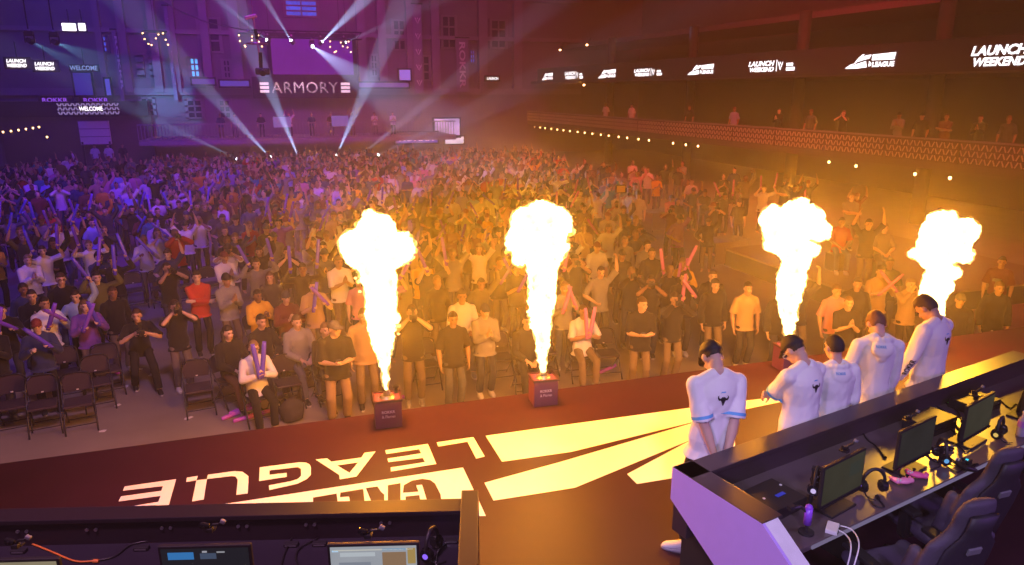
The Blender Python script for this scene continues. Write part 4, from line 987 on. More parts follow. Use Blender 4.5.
# ------------------------------------------------------------------ the five players
M_skin = mat('skin', rough=.5, var=.06, scale=18, obj=True, spec=.35)
M_eye = mat('eye_dark', (.012,.010,.010), .3)
M_lip = mat('lip', (.36,.13,.11), .5)
M_cloth = mat('clothing', rough=.85, var=.07, scale=9, bump=.08, bscale=25, obj=True, spec=.2, sheen=.15)
M_jean = mat('trouser_cloth', rough=.85, var=.12, scale=14, bump=.2, bscale=60, obj=True, spec=.2)
M_hair = mat('hair', rough=.6, var=.25, scale=60, obj=True, bump=.4, bscale=120)
M_sole = mat('shoe_sole', (.5,.48,.5), .6)
M_shoe = mat('shoe_upper', rough=.6, obj=True)
M_print = mat('print_black', (.015,.012,.02), .6)
M_printb = mat('print_blue', (.12,.42,.80), .6)
SKINM = (M_skin, M_eye, M_lip)
def hx(me_owner, **kw): pass
def place_decal(o, polys, origin, ax, ay, dirv, m, bvh, name, step=.004, off=.004):
    """a print that lies on the cloth: cells of a fine grid inside POLYS thrown onto the garment"""
    def inside(p, poly):
        c = False; n = len(poly)
        for i in range(n):
            a, b = poly[i], poly[i-1]
            if (a[1] > p[1]) != (b[1] > p[1]) and p[0] < (b[0]-a[0])*(p[1]-a[1])/(b[1]-a[1])+a[0]: c = not c
        return c
    xs = [q[0] for p in polys for q in p]; ys = [q[1] for p in polys for q in p]
    bm = bmesh.new(); cache = {}
    def vert(i, j):
        if (i, j) not in cache:
            p = origin+ax*(i*step)+ay*(j*step); h = bvh.ray_cast(p, dirv)
            cache[i, j] = None if h[0] is None else bm.verts.new(h[0]-dirv*off)
        return cache[i, j]
    for i in range(int(min(xs)/step)-1, int(max(xs)/step)+2):
        for j in range(int(min(ys)/step)-1, int(max(ys)/step)+2):
            if any(inside(((i+.5)*step, (j+.5)*step), p) for p in polys):
                q = [vert(i, j), vert(i+1, j), vert(i+1, j+1), vert(i, j+1)]
                if all(q): bm.faces.new(q)
    return bm_obj(name, bm, m, o)
def text_decal(o, txt, origin, ax, ay, dirv, m, bvh, w, h, name='lettering', off=.004):
    me = text_mesh(txt, bold=.03).copy(); xs = [v.co.x for v in me.vertices]; ys = [v.co.y for v in me.vertices]
    b = bmesh.new(); b.from_mesh(me); bmesh.ops.subdivide_edges(b, edges=b.edges, cuts=2)
    bad = []
    for v in b.verts:
        p = origin+ax*((v.co.x-(max(xs)+min(xs))/2)/(max(xs)-min(xs))*w)+ay*((v.co.y-(max(ys)+min(ys))/2)/(max(ys)-min(ys))*h)
        q = bvh.ray_cast(p, dirv)
        if q[0] is None: bad.append(v)
        else: v.co = q[0]-dirv*off
    bmesh.ops.delete(b, geom=bad, context='VERTS'); b.normal_update()
    return bm_obj(name, b, m, o)
EMB = [[(-.018,.018),(-.010,.026),(.010,.026),(.018,.018),(.020,-.002),(.012,-.022),(.004,-.048),(-.004,-.048),(-.012,-.022),(-.020,-.002)],
       [(-.016,.010),(-.030,.012),(-.036,.026),(-.030,.040),(-.042,.030),(-.044,.010),(-.034,-.006),(-.018,-.004)], [(.016,.010),(.030,.012),(.036,.026),(.030,.040),(.042,.030),(.044,.010),(.034,-.006),(.018,-.004)]]
EMB2 = [[(-.020,.052),(-.004,.058),(.018,.056),(.022,.063),(.004,.066),(-.016,.062)]]
def player(spec, label):
    P, px, py, hz, th = spec['pose'], *spec['head'], spec['hz'], spec['az']
    J = joints(P); body = body_mesh(J, P, .0068, .5, SKINM, True); body.name = 'person'
    o = link('person', body); o.color = (*spec['skin'], 1); tag(o, label, 'person', 'players on the stage')
    w = W(px, py, STAGE+hz); rz = PI-math.radians(th); R = Matrix.Rotation(rz, 3, 'Z')
    sc = hz/J['head'].z; hd = R @ (J['head']*sc)
    o.rotation_euler = (0, 0, rz); o.scale = (sc,)*3; o.location = (w.x-hd.x, w.y-hd.y, STAGE)
    kind = spec['top']; tm = top_mesh(J, P, .95 if kind == 'tee' else 1.93, kind == 'hoodie', .009, .5, M_cloth, hem=-.16, grow=.023 if kind != 'hoodie' else .024, wrinkle=.016)
    t = link({'tee': 't_shirt', 'hoodie': 'hoodie', 'long': 'long_sleeve_shirt'}[kind], tm, o); t.color = (.83, .83, .86, 1)
    bvh = BVHTree.FromPolygons([v.co for v in tm.vertices], [p.vertices for p in tm.polygons])
    tr = link('trousers', trouser_mesh(J, P, M_jean, .013, .4), o); tr.color = (.018, .017, .022, 1)
    for s in (1, -1):
        s_ = link('shoe', shoe_mesh(J, s, P, (M_shoe, M_sole)), o); s_.color = spec.get('shoe', (.75,.75,.78))+(1,)
    h = link(spec['hatname'], hair_mesh(spec['hat'], M_hair), o); h.location = J['head']; h.rotation_euler = J['HR'].to_euler(); h.color = (*spec['hatcol'], 1)
    if spec['hat'] == 'cap':
        h2 = link('hair', hair_mesh('crop', M_hair), o); h2.location = J['head']; h2.rotation_euler = J['HR'].to_euler(); h2.color = (.03,.02,.015,1); h2.scale = (.96,.96,.93)
    if spec.get('glasses'):
        g = link('glasses', glasses_mesh(M_wht), o); g.location = J['head']; g.rotation_euler = J['HR'].to_euler()
    X, ZZ, dv = J['R']@V((-1,0,0)), J['R']@V((0,0,1)), J['R']@V((0,-1,0))
    if kind in ('tee', 'long'):
        og = J['hip']+J['R']@V((0,.6,.375))
        place_decal(t, EMB, og, X*1.0, ZZ, dv, M_print, bvh, 'emblem_print')
        place_decal(t, EMB2, og, X, ZZ, dv, M_printb, bvh, 'blue_print')
    if kind == 'tee':
        for s in (1, -1):
            a, e, wr = J['arm'][s]; d = (e-a).normalized(); x = d.orthogonal().normalized(); y = d.cross(x); bm = bmesh.new(); n = 24
            rings = []
            for t_ in (.80, .88):
                c = a+(e-a)*t_; ring = []
                for q in range(n):
                    dd = x*math.cos(2*PI*q/n)+y*math.sin(2*PI*q/n); hit = bvh.ray_cast(c+dd*.16, -dd, .15)
                    ring.append(bm.verts.new((hit[0] if hit[0] is not None else c+dd*.078)+dd*.003))
                rings.append(ring)
            for q in range(n): bm.faces.new((rings[0][q], rings[0][(q+1) % n], rings[1][(q+1) % n], rings[1][q]))
            bm_obj('sleeve_band', bm, M_printb, t, True)
    if kind == 'hoodie':
        og = J['neck']+J['R']@V((.03,.6,-.045)); text_decal(t, 'ROKKR', og, X, ZZ, dv, M_printb, bvh, .09, .025)
    if kind == 'long':
        a, e, wr = J['arm'][1]; d = (wr-e).normalized(); back = V((.55,.85,.15)); back = (back-d*back.dot(d)).normalized(); sd = back.cross(d).normalized()
        text_decal(t, 'ROKKR', e+(wr-e)*.22+back*.3, -d, -sd, -back, M_print, bvh, .19, .055)
    return o
SK1 = (.62,.40,.31); SK2 = (.50,.30,.21)
dpose = dict(hands=((.05,-.16,.80),(-.02,-.17,.81)), elbow={1:(1,.5,-.2),-1:(-1,.5,-.2)}, palm={1:(0,.6,.4),-1:(0,.6,.4)}, curl=35, w=.97)
player(dict(pose=dict(dpose, hands=((.06,.20,.87),(-.03,.215,.85)), elbow={1:(1,.25,-.1),-1:(-1,.25,-.1)}, palm={1:(0,1,0),-1:(0,1,0)}, head=(58,0,0), feet=((.20,.13),(-.12,.0)), footdir={1:(.95,-.4,0),-1:(-.1,-1,0)}, lean=-2, w=.95), head=(712,357), hz=1.62, az=8, skin=SK1, top='tee', hat='cap', hatname='cap', hatcol=(.022,.016,.022)), 'player in white tee and black cap, standing nearest the lavender desk wing')
player(dict(pose=dict(hands=((-.13,-.22,1.22),(.14,-.20,1.16)), elbow={1:(1,-.1,-.6),-1:(-1,-.1,-.6)}, palm={1:(-.3,.9,0),-1:(.3,.9,0)}, curl=45, head=(55,3,0), lean=2, w=1.04), head=(794,350), hz=1.55, az=-10, skin=SK1, top='tee', hat='cap', hatname='cap', hatcol=(.02,.013,.02), glasses=True), 'player in white tee, black cap and glasses with arms crossed')
player(dict(pose=dict(dpose, hands=((.10,-.20,1.0),(-.10,-.20,1.0)), elbow={1:(.5,.8,-.4),-1:(-.5,.8,-.4)}, head=(14,2,0), w=1.06), head=(834,347), hz=1.50, az=8, skin=SK1, top='hoodie', hat='crop', hatname='hair', hatcol=(.03,.018,.016)), 'player in white hoodie with dark cropped hair, beside the arms-crossed player')
player(dict(pose=dict(dpose, hands=((.19,-.10,.86),(-.19,-.09,.84)), palm={1:(-1,0,0),-1:(1,0,0)}, head=(55,-2,0), w=.80), head=(876,324), hz=1.56, az=22, skin=SK1, top='hoodie', hat='short', hatname='hair', hatcol=(.20,.095,.045)), 'tall player in white hoodie with brown hair, arms at his sides')
player(dict(pose=dict(dpose, head=(55,3,0), hands=((.27,-.14,.87),(.06,-.24,.90)), elbow={1:(1,.7,-.3),-1:(-1,.5,-.2)}, w=.98), head=(926,308), hz=1.60, az=-12, skin=SK2, top='long', hat='flat', hatname='hair', hatcol=(.07,.04,.022)), 'player in white long sleeved shirt with flat-top hair, lettering on his sleeve')
# ------------------------------------------------------------------ audience
POSES = {
 'idle':   dict(hands=((.25,-.06,.86),(-.25,-.08,.86)), palm={1:(-1,0,0),-1:(1,0,0)}),
 'clap':   dict(hands=((.035,-.30,1.27),(-.035,-.30,1.25)), handdir={1:(-.1,-.4,.9),-1:(.1,-.4,.9)}, palm={1:(-1,0,0),-1:(1,0,0)}, curl=12),
 'sticks': dict(hands=((.27,-.20,1.74),(-.24,-.22,1.68)), elbow={1:(1,-.5,-.6),-1:(-1,-.5,-.6)}, handdir={1:(.1,-.6,.5),-1:(-.1,-.6,.5)}, palm={1:(-.3,-.3,-.6),-1:(.3,-.3,-.6)}, curl=75, head=(0,-6,0)),
 'onearm': dict(hands=((.30,-.10,1.90),(-.20,-.22,1.05)), elbow={1:(1,0,-.2),-1:(-1,.5,-.5)}, head=(10,-8,0), curl=60),
 'camera': dict(hands=((.075,-.20,1.56),(-.075,-.20,1.56)), elbow={1:(1,-.4,-.8),-1:(-1,-.4,-.8)}, handdir={1:(-.5,-.5,.6),-1:(.5,-.5,.6)}, curl=55, lean=3, head=(0,4,0)),
 'phone':  dict(hands=((.06,-.28,1.14),(-.06,-.28,1.14)), handdir={1:(-.5,-.7,.1),-1:(.5,-.7,.1)}, palm={1:(0,.2,1),-1:(0,.2,1)}, curl=45, head=(0,30,0)),
 'sit':    dict(sit=1, hands=((.10,-.30,.74),(-.08,-.30,.74)), elbow={1:(.9,.6,-.4),-1:(-.9,.6,-.4)}, palm={1:(0,0,-1),-1:(0,0,-1)}),
 'sitclap':dict(sit=1, hands=((.05,-.30,.96),(-.05,-.30,.95)), elbow={1:(.9,.4,-.6),-1:(-.9,.4,-.6)}, handdir={1:(-.2,-.4,.8),-1:(.2,-.4,.8)}, palm={1:(-1,0,0),-1:(1,0,0)}, curl=50),
 'crossed':dict(hands=((-.13,-.22,1.20),(.14,-.20,1.15)), elbow={1:(1,-.1,-.6),-1:(-1,-.1,-.6)}, palm={1:(-.3,.9,0),-1:(.3,.9,0)}, curl=40),
 'shout':  dict(hands=((.06,-.19,1.50),(-.06,-.19,1.50)), elbow={1:(1,-.3,-.8),-1:(-1,-.3,-.8)}, handdir={1:(-.2,-.2,1),-1:(.2,-.2,1)}, palm={1:(-1,.3,0),-1:(1,.3,0)}, curl=20),
 'bang':   dict(hands=((.12,-.34,1.36),(-.13,-.34,1.30)), handdir={1:(-.2,-.8,.4),-1:(.2,-.8,.4)}, palm={1:(-.6,0,-.6),-1:(.6,0,-.6)}, curl=75),
 'cheer':  dict(hands=((.30,-.06,1.90),(-.28,-.06,1.88)), elbow={1:(1,0,-.3),-1:(-1,0,-.3)}, head=(0,-8,0), curl=15),
 'film':   dict(crouch=.10, hipy=.12, hands=((.10,-.34,1.20),(-.10,-.34,1.22)), elbow={1:(1,.1,-.8),-1:(-1,.1,-.8)}, handdir={1:(-.3,-.7,.3),-1:(.3,-.7,.3)}, curl=60, lean=22, head=(0,-8,0), feet=((.18,-.22),(-.16,.24))),
}
PTXT = {'idle':'standing with lowered arms','clap':'clapping','sticks':'holding inflated sticks up','onearm':'raising one arm','camera':'holding a camera to the face','phone':'looking down at a phone','sit':'seated','sitclap':'seated with hands together','crossed':'with crossed arms','shout':'with hands at the mouth','bang':'banging inflated sticks','cheer':'with both arms up','film':'leaning with a camera'}
CACHE = {}
def jt(p):
    if ('j', p) not in CACHE: CACHE['j', p] = joints(POSES[p])
    return CACHE['j', p]
def pm(kind, p, *a):
    k = (kind, p)+a
    if k not in CACHE:
        J, P = jt(p), POSES[p]
        if kind == 'body': me = body_mesh(J, P, .0105, .16, SKINM)
        elif kind == 'tee': me = top_mesh(J, P, .95, False, .016, .3, M_cloth, hem=-.14, grow=.018, wrinkle=.010)
        elif kind == 'hoodie': me = top_mesh(J, P, 1.93, True, .016, .3, M_cloth, hem=-.13, grow=.024, wrinkle=.012)
        elif kind == 'long': me = top_mesh(J, P, 1.92, False, .016, .3, M_cloth, hem=-.13, grow=.016, wrinkle=.010)
        elif kind == 'trousers': me = trouser_mesh(J, P, M_jean, .018, .25)
        elif kind == 'shoe': me = shoe_mesh(J, a[0], P, (M_shoe, M_sole))
        CACHE[k] = me
    return CACHE[k]
def hm(kind):
    if ('h', kind) not in CACHE: CACHE['h', kind] = hair_mesh(kind, M_hair)
    return CACHE['h', kind]
GL = glasses_mesh(M_blk)
COLS = {'black':(.018,.017,.02),'charcoal':(.06,.06,.065),'grey':(.24,.24,.25),'white':(.78,.77,.78),'navy':(.03,.04,.12),'maroon':(.16,.025,.035),'red':(.50,.05,.03),'yellow':(.75,.45,.05),'olive':(.14,.14,.05),'purple':(.22,.08,.45),'teal':(.05,.28,.30),'tan':(.48,.33,.19),'pale blue':(.35,.48,.75),'pink':(.70,.30,.42),'brown':(.16,.08,.04)}
TROU = [(.018,.018,.022),(.035,.04,.075),(.05,.05,.055),(.10,.11,.16),(.20,.15,.10)]
HAIRC = [(.015,.011,.010),(.03,.018,.012),(.06,.032,.016),(.12,.07,.035),(.22,.15,.08)]
SKINS = [(.62,.41,.31),(.55,.35,.25),(.42,.25,.16),(.26,.14,.085),(.66,.46,.36)]
TOPN = {'tee':'t_shirt','hoodie':'hoodie','long':'long_sleeve_shirt'}; TOPW = {'tee':'tee','hoodie':'hoodie','long':'sweater'}
HATN = {'short':'hair','crop':'hair','long':'hair','curly':'hair','flat':'hair','cap':'cap','beanie':'beanie'}
HATW = {'cap':'capped ','beanie':'beanie-wearing ','long':'long-haired ','short':'','crop':'','curly':'curly-haired ','flat':''}
PEOPLE = []; TAKEN = []
crnd = random.Random(11)
def person(pose, loc, rz, sc, top, tcol, hat, hatcol=None, skin=None, trou=None, full=True, label=None, px=None, glasses=False, wide=1.0, group='audience'):
    J = jt(pose); o = link('person', pm('body', pose)); o.color = (*(skin or crnd.choice(SKINS)), 1)
    o.location = loc; o.rotation_euler = (0, 0, rz); o.scale = (sc*wide, sc*wide, sc)
    c = COLS[tcol]; v = crnd.uniform(.85, 1.15)
    t = link(TOPN[top], pm(top, pose), o); t.color = (c[0]*v, c[1]*v, c[2]*v, 1)
    tr = link('trousers', pm('trousers', pose), o); tr.color = (*(trou or crnd.choice(TROU)), 1)
    if full:
        k = crnd.choice(((.02,.02,.02),(.6,.6,.62),(.02,.02,.02),(.3,.3,.3)))
        for s in (1, -1): q = link('shoe', pm('shoe', pose, s), o); q.color = (*k, 1)
    hc = hatcol or (crnd.choice(HAIRC) if hat not in ('cap','beanie') else crnd.choice(((.02,.02,.022),(.03,.035,.08),(.18,.03,.03),(.12,.12,.13))))
    h = link(HATN[hat], hm(hat), o); h.location = J['head']; h.rotation_euler = J['HR'].to_euler(); h.color = (*hc, 1)
    if hat == 'cap' and full:
        q = link('hair', hm('crop'), o); q.location = J['head']; q.rotation_euler = J['HR'].to_euler(); q.scale = (.96,.96,.92); q.color = (*crnd.choice(HAIRC), 1)
    if glasses: g = link('glasses', GL, o); g.location = J['head']; g.rotation_euler = J['HR'].to_euler()
    o['category'] = 'person'
    if group: o['group'] = group
    hp = Matrix.Rotation(rz, 3, 'Z') @ (J['head']*sc)+V(loc); x, y, z = proj(hp)
    PEOPLE.append(dict(o=o, base=f"{HATW[hat]}person in {tcol} {TOPW[top]} {PTXT[pose]}", px=x, py=y, z=z, label=label, pose=pose, loc=V(loc), rz=rz, sc=sc))
    if label: o['label'] = label
    TAKEN.append((loc[0], loc[1])); return o
def at_head(px, py, pose, sc, fz=0, rz=None):
    J = jt(pose); hz = J['head'].z*sc+fz; w = W(px, py, hz)
    if rz is None: rz = math.atan2(4.0-w.x, w.y+2)+crnd.uniform(-.25, .25)
    h = Matrix.Rotation(rz, 3, 'Z') @ (J['head']*sc)
    return (w.x-h.x, w.y-h.y, fz), rz
# folding chairs
M_pad = mat('chair_vinyl', (.045,.030,.050), .42, var=.1)
M_tube = mat('chair_tube', (.025,.022,.028), .35, .3)
chair0 = None; CHAIRS = []
def folding_chair(x, y, rz, label=None, who=None):
    global chair0
    if chair0 is None:
        o = chair0 = empty('folding_chair', (0,0,0))
        bm = bmesh.new(); prof = [(-.19,.56),(-.205,.66),(-.19,.77),(-.13,.835),(0,.85),(.13,.835),(.19,.77),(.205,.66),(.19,.56)]
        a = [bm.verts.new((p, .225+(q-.45)*.12, q)) for p, q in prof]; b = [bm.verts.new((p, .25+(q-.45)*.12, q)) for p, q in prof]; n = len(prof)
        bm.faces.new(a); bm.faces.new(b[::-1])
        for i in range(n): bm.faces.new((a[i], b[i], b[(i+1) % n], a[(i+1) % n]))
        bmesh.ops.recalc_face_normals(bm, faces=bm.faces); bm_obj('backrest', bm, M_pad, o)
        bm = bmesh.new(); bx(bm, (0,0,.45), (.40,.40,.045), bev=.018); bm_obj('seat', bm, M_pad, o)
        bm = bmesh.new(); smooth_tube(bm, [(-.225,-.26,.0),(-.22,0,.42),(-.215,.22,.70),(-.18,.25,.84),(0,.26,.87),(.18,.25,.84),(.215,.22,.70),(.22,0,.42),(.225,-.26,0)], .013, 8, 4); bm_obj('back_frame', bm, M_tube, o, True)
        for s in (1,-1):
            bm = bmesh.new(); cyl(bm, (s*.20,.30,0), (s*.20,-.12,.44), .012, n=8); bm_obj('leg', bm, M_tube, o, True)
        bm = bmesh.new(); cyl(bm, (-.2,.24,.07), (.2,.24,.07), .009, n=8); bm_obj('stretcher', bm, M_tube, o); bm = bmesh.new(); cyl(bm, (-.222,-.19,.12), (.222,-.19,.12), .009, n=8); bm_obj('stretcher', bm, M_tube, o)
        bm = bmesh.new(); bx(bm, (0,.222,.585), (.035,.006,.02)); bm_obj('tag_plate', bm, M_wht, o)
        o.location = (x, y, 0); o.rotation_euler = (0,0,rz)
    else: o = dup(chair0, location=(x, y, 0), rotation_euler=(0,0,rz))
    for k in ('label',): 
        if k in o: del o[k]
    tag(o, label, 'chair', 'folding chairs on the arena floor'); CHAIRS.append((o, who)); return o
# ---- individuals placed by where their heads show
# px, py, pose, top, colour, hat, scale, extras
H = [
 (44,303,'bang','long','white','short',1.0,{}, 'person in whitish sweater holding a stick to the mouth, behind the empty front chairs'),
 (33,328,'bang','hoodie','navy','cap',.95,{}, 'person in dark cap and navy hoodie with a stick, beside the empty front chairs'),
 (76,327,'bang','hoodie','purple','long',.95,{}, 'long haired person in dark purple hoodie with crossed sticks behind the empty front chairs'),
 (17,300,'clap','hoodie','black','short',1.0,{}, None),(-2,332,'clap','long','black','short',1.0,{}, 'clapping hands and dark sleeves of a person cut by the frame edge'),
 (76,296,'onearm','long','pale blue','short',.96,{}, 'person in pale blue shirt raising an arm beside the tall glasses wearer'),
 (112,293,'idle','long','black','short',.98,{}, 'young person in black top beside the front photographer'),
 (57,281,'idle','tee','black','short',1.06,dict(glasses=True), 'tall person with glasses in a black tee above the front chairs'),
 (139,316,'film','tee','black','short',1.0,dict(trou=(.02,.02,.022)), 'bearded photographer in black leaning with a camera in the open aisle'),
 (175,306,'camera','tee','black','long',.98,dict(trou=(.17,.14,.13)), 'long haired photographer in black tee and grey trousers in the aisle'),
 (199,279,'crossed','long','red','short',1.02,{}, 'person in red checked shirt with crossed arms beside the aisle photographer'),
 (226,280,'clap','hoodie','grey','beanie',1.0,{}, 'person in beanie and grey hoodie beside the red checked shirt'),
 (259,297,'sitclap','hoodie','yellow','short',1.0,{}, 'person in bright yellow hoodie with glasses, clapping in the second row'),
 (285,297,'sitclap','hoodie','maroon','beanie',1.0,{}, 'person in maroon hoodie and beanie seated beside the yellow hoodie'),
 (225,334,'sit','hoodie','black','long',1.0,dict(trou=(.20,.09,.04)), 'seated person with long black hair and a brown skirt in the front rows'),
 (261,326,'sit','long','black','short',1.02,{}, 'seated person in black shirt with a necklace, behind the white top'),
 (289,327,'sit','hoodie','grey','short',1.02,{}, 'seated person with moustache in grey hoodie, beside the necklace wearer'),
 (323,328,'sit','long','black','short',1.0,{}, 'young seated person behind the big photographer in black cap'),
 (337,326,'phone','tee','black','cap',1.0,dict(trou=(.30,.21,.14),wide=1.14), 'heavy person in black cap and tee looking at a phone by the stage'),
 (254,348,'sitclap','long','white','short',.98,dict(trou=(.015,.015,.018)), 'seated person in white top with two purple sticks at the stage edge'),
 (362,318,'idle','hoodie','tan','short',1.02,{}, 'person in pale yellow hoodie half hidden by the leftmost fire jet'),
 (412,312,'camera','tee','black','crop',1.04,{}, 'photographer in black beside the leftmost fire jet'),
 (440,283,'idle','long','black','short',1.0,{}, 'young person in dark top in the row between the first two fire jets'),
 (459,295,'sit','long','white','short',1.1,{}, 'seated person in white shirt between the first two fire jets'),
 (453,319,'idle','tee','black','short',1.0,{}, 'person in black tee holding a bag in front of the seated white shirt'),
 (485,311,'clap','hoodie','grey','cap',.98,{}, 'person in cap and grey hoodie clapping beside the black tee with bag'),
 (527,321,'sit','long','black','short',1.05,{}, 'dark seated person half hidden behind the second fire jet'),
 (564,300,'bang','long','grey','short',1.0,{}, 'person in pale grey sweater banging a stick right after the second fire jet'),
 (590,313,'sitclap','tee','white','short',1.02,{}, 'seated person in white tee holding a stick beside the second fire jet'),
 (643,304,'phone','tee','black','short',1.02,{}, 'bearded person in black tee looking at a phone at the stage edge'),
 (675,299,'camera','long','black','short',1.0,{}, 'photographer in black just behind the phone user at the stage edge'),
 (694,280,'bang','long','black','short',1.02,{}, 'person in black with two raised pink sticks behind the stage photographer'),
 (726,288,'idle','hoodie','black','long',1.0,{}, 'person with yellow lit face and black zipped hoodie beside the pink sticks'),
 (747,288,'idle','tee','tan','short',1.0,{}, 'person in light tan tee before the third fire jet'),
 (764,288,'idle','hoodie','black','curly',1.0,{}, 'curly haired person in black hoodie touching the third fire jet'),
 (808,286,'onearm','tee','black','short',1.0,{}, None),(834,292,'idle','tee','pink','short',1.0,{}, None),(845,300,'clap','tee','black','crop',.98,{}, None),(858,284,'idle','hoodie','black','short',1.0,{}, None),
 (882,272,'bang','tee','tan','short',1.05,{}, 'person in tan tee with a dark stick before the fourth fire jet'),(909,284,'shout','long','tan','short',1.0,{}, 'person in tan sweater with raised hands touching the fourth fire jet'),(890,263,'idle','tee','black','short',1.0,{}, None),(999,288,'idle','hoodie','black','short',1.0,{}, 'lone dark person in the shade past the fourth fire jet'),(960,300,'idle','hoodie','black','cap',.98,{}, None),
 (57,228,'sticks','tee','white','short',1.08,{}, 'tall person in white tee with both inflated sticks raised high, near the dark side wall'),
 (42,251,'sticks','tee','white','short',1.0,{}, 'person in white tee with raised sticks in front of the tall white tee'),
 (28,260,'clap','hoodie','white','short',.98,{}, None),(50,215,'clap','hoodie','red','short',1.0,{}, None),(93,247,'sticks','tee','white','short',.98,{}, None),(93,279,'sticks','long','olive','short',1.0,{}, None),
 (32,289,'idle','long','navy','short',1.0,{}, None),(88,215,'idle','long','black','short',1.0,{}, None),(16,305,'bang','hoodie','black','short',.95,{}, None),(113,261,'sticks','long','black','short',1.0,{}, None),
 (134,243,'bang','long','white','short',1.0,{}, None),(157,233,'shout','tee','white','long',1.0,{}, None),(186,215,'clap','tee','black','cap',1.02,{}, None),(179,204,'onearm','tee','black','short',1.0,{}, None),(167,268,'camera','tee','black','crop',1.02,{}, None),
 (224,257,'clap','long','white','cap',1.0,{}, None),(227,241,'clap','tee','black','short',1.0,{}, None),(256,264,'sticks','long','grey','short',1.0,{}, None),(288,252,'shout','tee','black','short',1.02,{}, None),(310,284,'bang','tee','tan','short',1.0,{}, None),(323,247,'cheer','tee','black','short',1.02,{}, None),
 (278,223,'sticks','tee','purple','short',1.02,{}, None),(452,199,'idle','tee','white','short',1.05,{}, None),(481,199,'clap','tee','white','short',1.02,{}, None),(453,254,'cheer','tee','grey','crop',1.04,{}, None),(479,249,'cheer','tee','white','long',1.0,{}, None),(422,262,'clap','hoodie','yellow','short',1.0,{}, None),(502,263,'bang','tee','black','short',1.0,{}, None),(514,268,'bang','tee','black','curly',1.0,{}, None),(417,248,'onearm','tee','tan','short',1.0,{}, None),
 (487,168,'onearm','tee','white','short',1.05,{}, None),(519,168,'cheer','tee','white','short',1.05,{}, None),(586,199,'idle','tee','white','short',1.0,{}, None),(618,195,'clap','tee','white','short',1.02,{}, None),(638,195,'idle','tee','white','cap',1.04,{}, None),(584,228,'clap','tee','tan','short',1.0,{}, None),(609,228,'onearm','tee','white','long',1.0,{}, None),(625,241,'idle','long','grey','crop',1.0,{}, None),(597,247,'idle','tee','white','cap',1.0,{}, None),
 (576,260,'camera','tee','charcoal','short',1.02,{}, None),(622,255,'idle','long','black','cap',1.0,{}, None),(652,253,'idle','tee','black','short',1.02,{}, None),(605,273,'onearm','tee','grey','crop',1.02,{}, None),(632,273,'camera','long','black','short',1.0,{}, None),(647,280,'camera','tee','black','crop',1.0,dict(glasses=True), None),(669,269,'sticks','long','black','short',.98,{}, None),(684,265,'bang','hoodie','yellow','short',1.0,{}, None),(713,276,'idle','tee','black','short',1.0,{}, None),
]
CH = [(12,437,'empty folding chair of the front row at the frame edge'),(43,437,'middle one of the three empty front folding chairs'),(79,434,'empty folding chair of the front row nearest the aisle'),(108,398,'empty folding chair behind the front three, beside the aisle'),(66,402,'empty folding chair behind the middle front chair'),(98,412,'empty folding chair right behind the aisle-side front chair'),
      (200,418,'empty folding chair at the aisle before the long haired seated person'),(290,412,'empty folding chair with a backpack before it'),
      (430,392,'empty folding chair between the photographer and the leftmost fire jet box'),(505,384,'empty folding chair beside the grey hoodie and second flame box'),(548,378,'empty folding chair behind the second flame box'),(612,380,'empty folding chair beside the seated white tee')]
SPOTS = []
for px, py, pose, top, tc, hat, sc, ex, lab in H: SPOTS.append(list(at_head(px, py, pose, sc)[0][:2]))
BLUE = [W(108+i*25, 276-i*1.8, .86) for i in range(5)]
OBST = [(W(px, py, 0).x, W(px, py, 0).y+.25) for px, py, _ in CH]+[(p.x, p.y) for p in BLUE]
HOME = [tuple(s) for s in SPOTS]
for it in range(90):       # keep neighbours from standing in one another, mostly by stepping back
    for i in range(len(SPOTS)):
        for j in range(i):
            dx, dy = SPOTS[i][0]-SPOTS[j][0], SPOTS[i][1]-SPOTS[j][1]; d = math.hypot(dx*1.0, dy*.9)
            if d < .66:
                k = (.66-d)*.3; b_ = 1 if (SPOTS[i][1] > SPOTS[j][1]) else -1
                SPOTS[i][1] += b_*k; SPOTS[j][1] -= b_*k; q = 1 if dx > 0 else -1
                SPOTS[i][0] += q*k*.35; SPOTS[j][0] -= q*k*.35
        SPOTS[i][0] += (HOME[i][0]-SPOTS[i][0])*.06; SPOTS[i][1] += (HOME[i][1]-SPOTS[i][1])*.06
        for a, b in OBST:
            dx, dy = SPOTS[i][0]-a, SPOTS[i][1]-b; d = math.hypot(dx, dy)
            if d < .56: k = (.56-d)*.6; SPOTS[i][1] += k; SPOTS[i][0] += k*.5*(1 if dx > 0 else -1)
TAKEN += OBST
for sp in SPOTS: sp[1] = max(sp[1], 8.35)
for h, sp in zip(H, SPOTS):
    px, py, pose, top, tc, hat, sc, ex, lab = h
    loc = (sp[0], sp[1], 0); rz = ex.get('rz', math.atan2(4.0-sp[0], sp[1]+2)+crnd.uniform(-.25, .25))
    ex = {k: v for k, v in ex.items() if k != 'rz'}
    person(pose, loc, rz, sc, top, tc, hat, label=lab, full=True, **ex)
    if POSES[pose].get('sit'):
        folding_chair(loc[0]-.07*math.sin(rz), loc[1]+.07, rz, None, PEOPLE[-1]['base'])
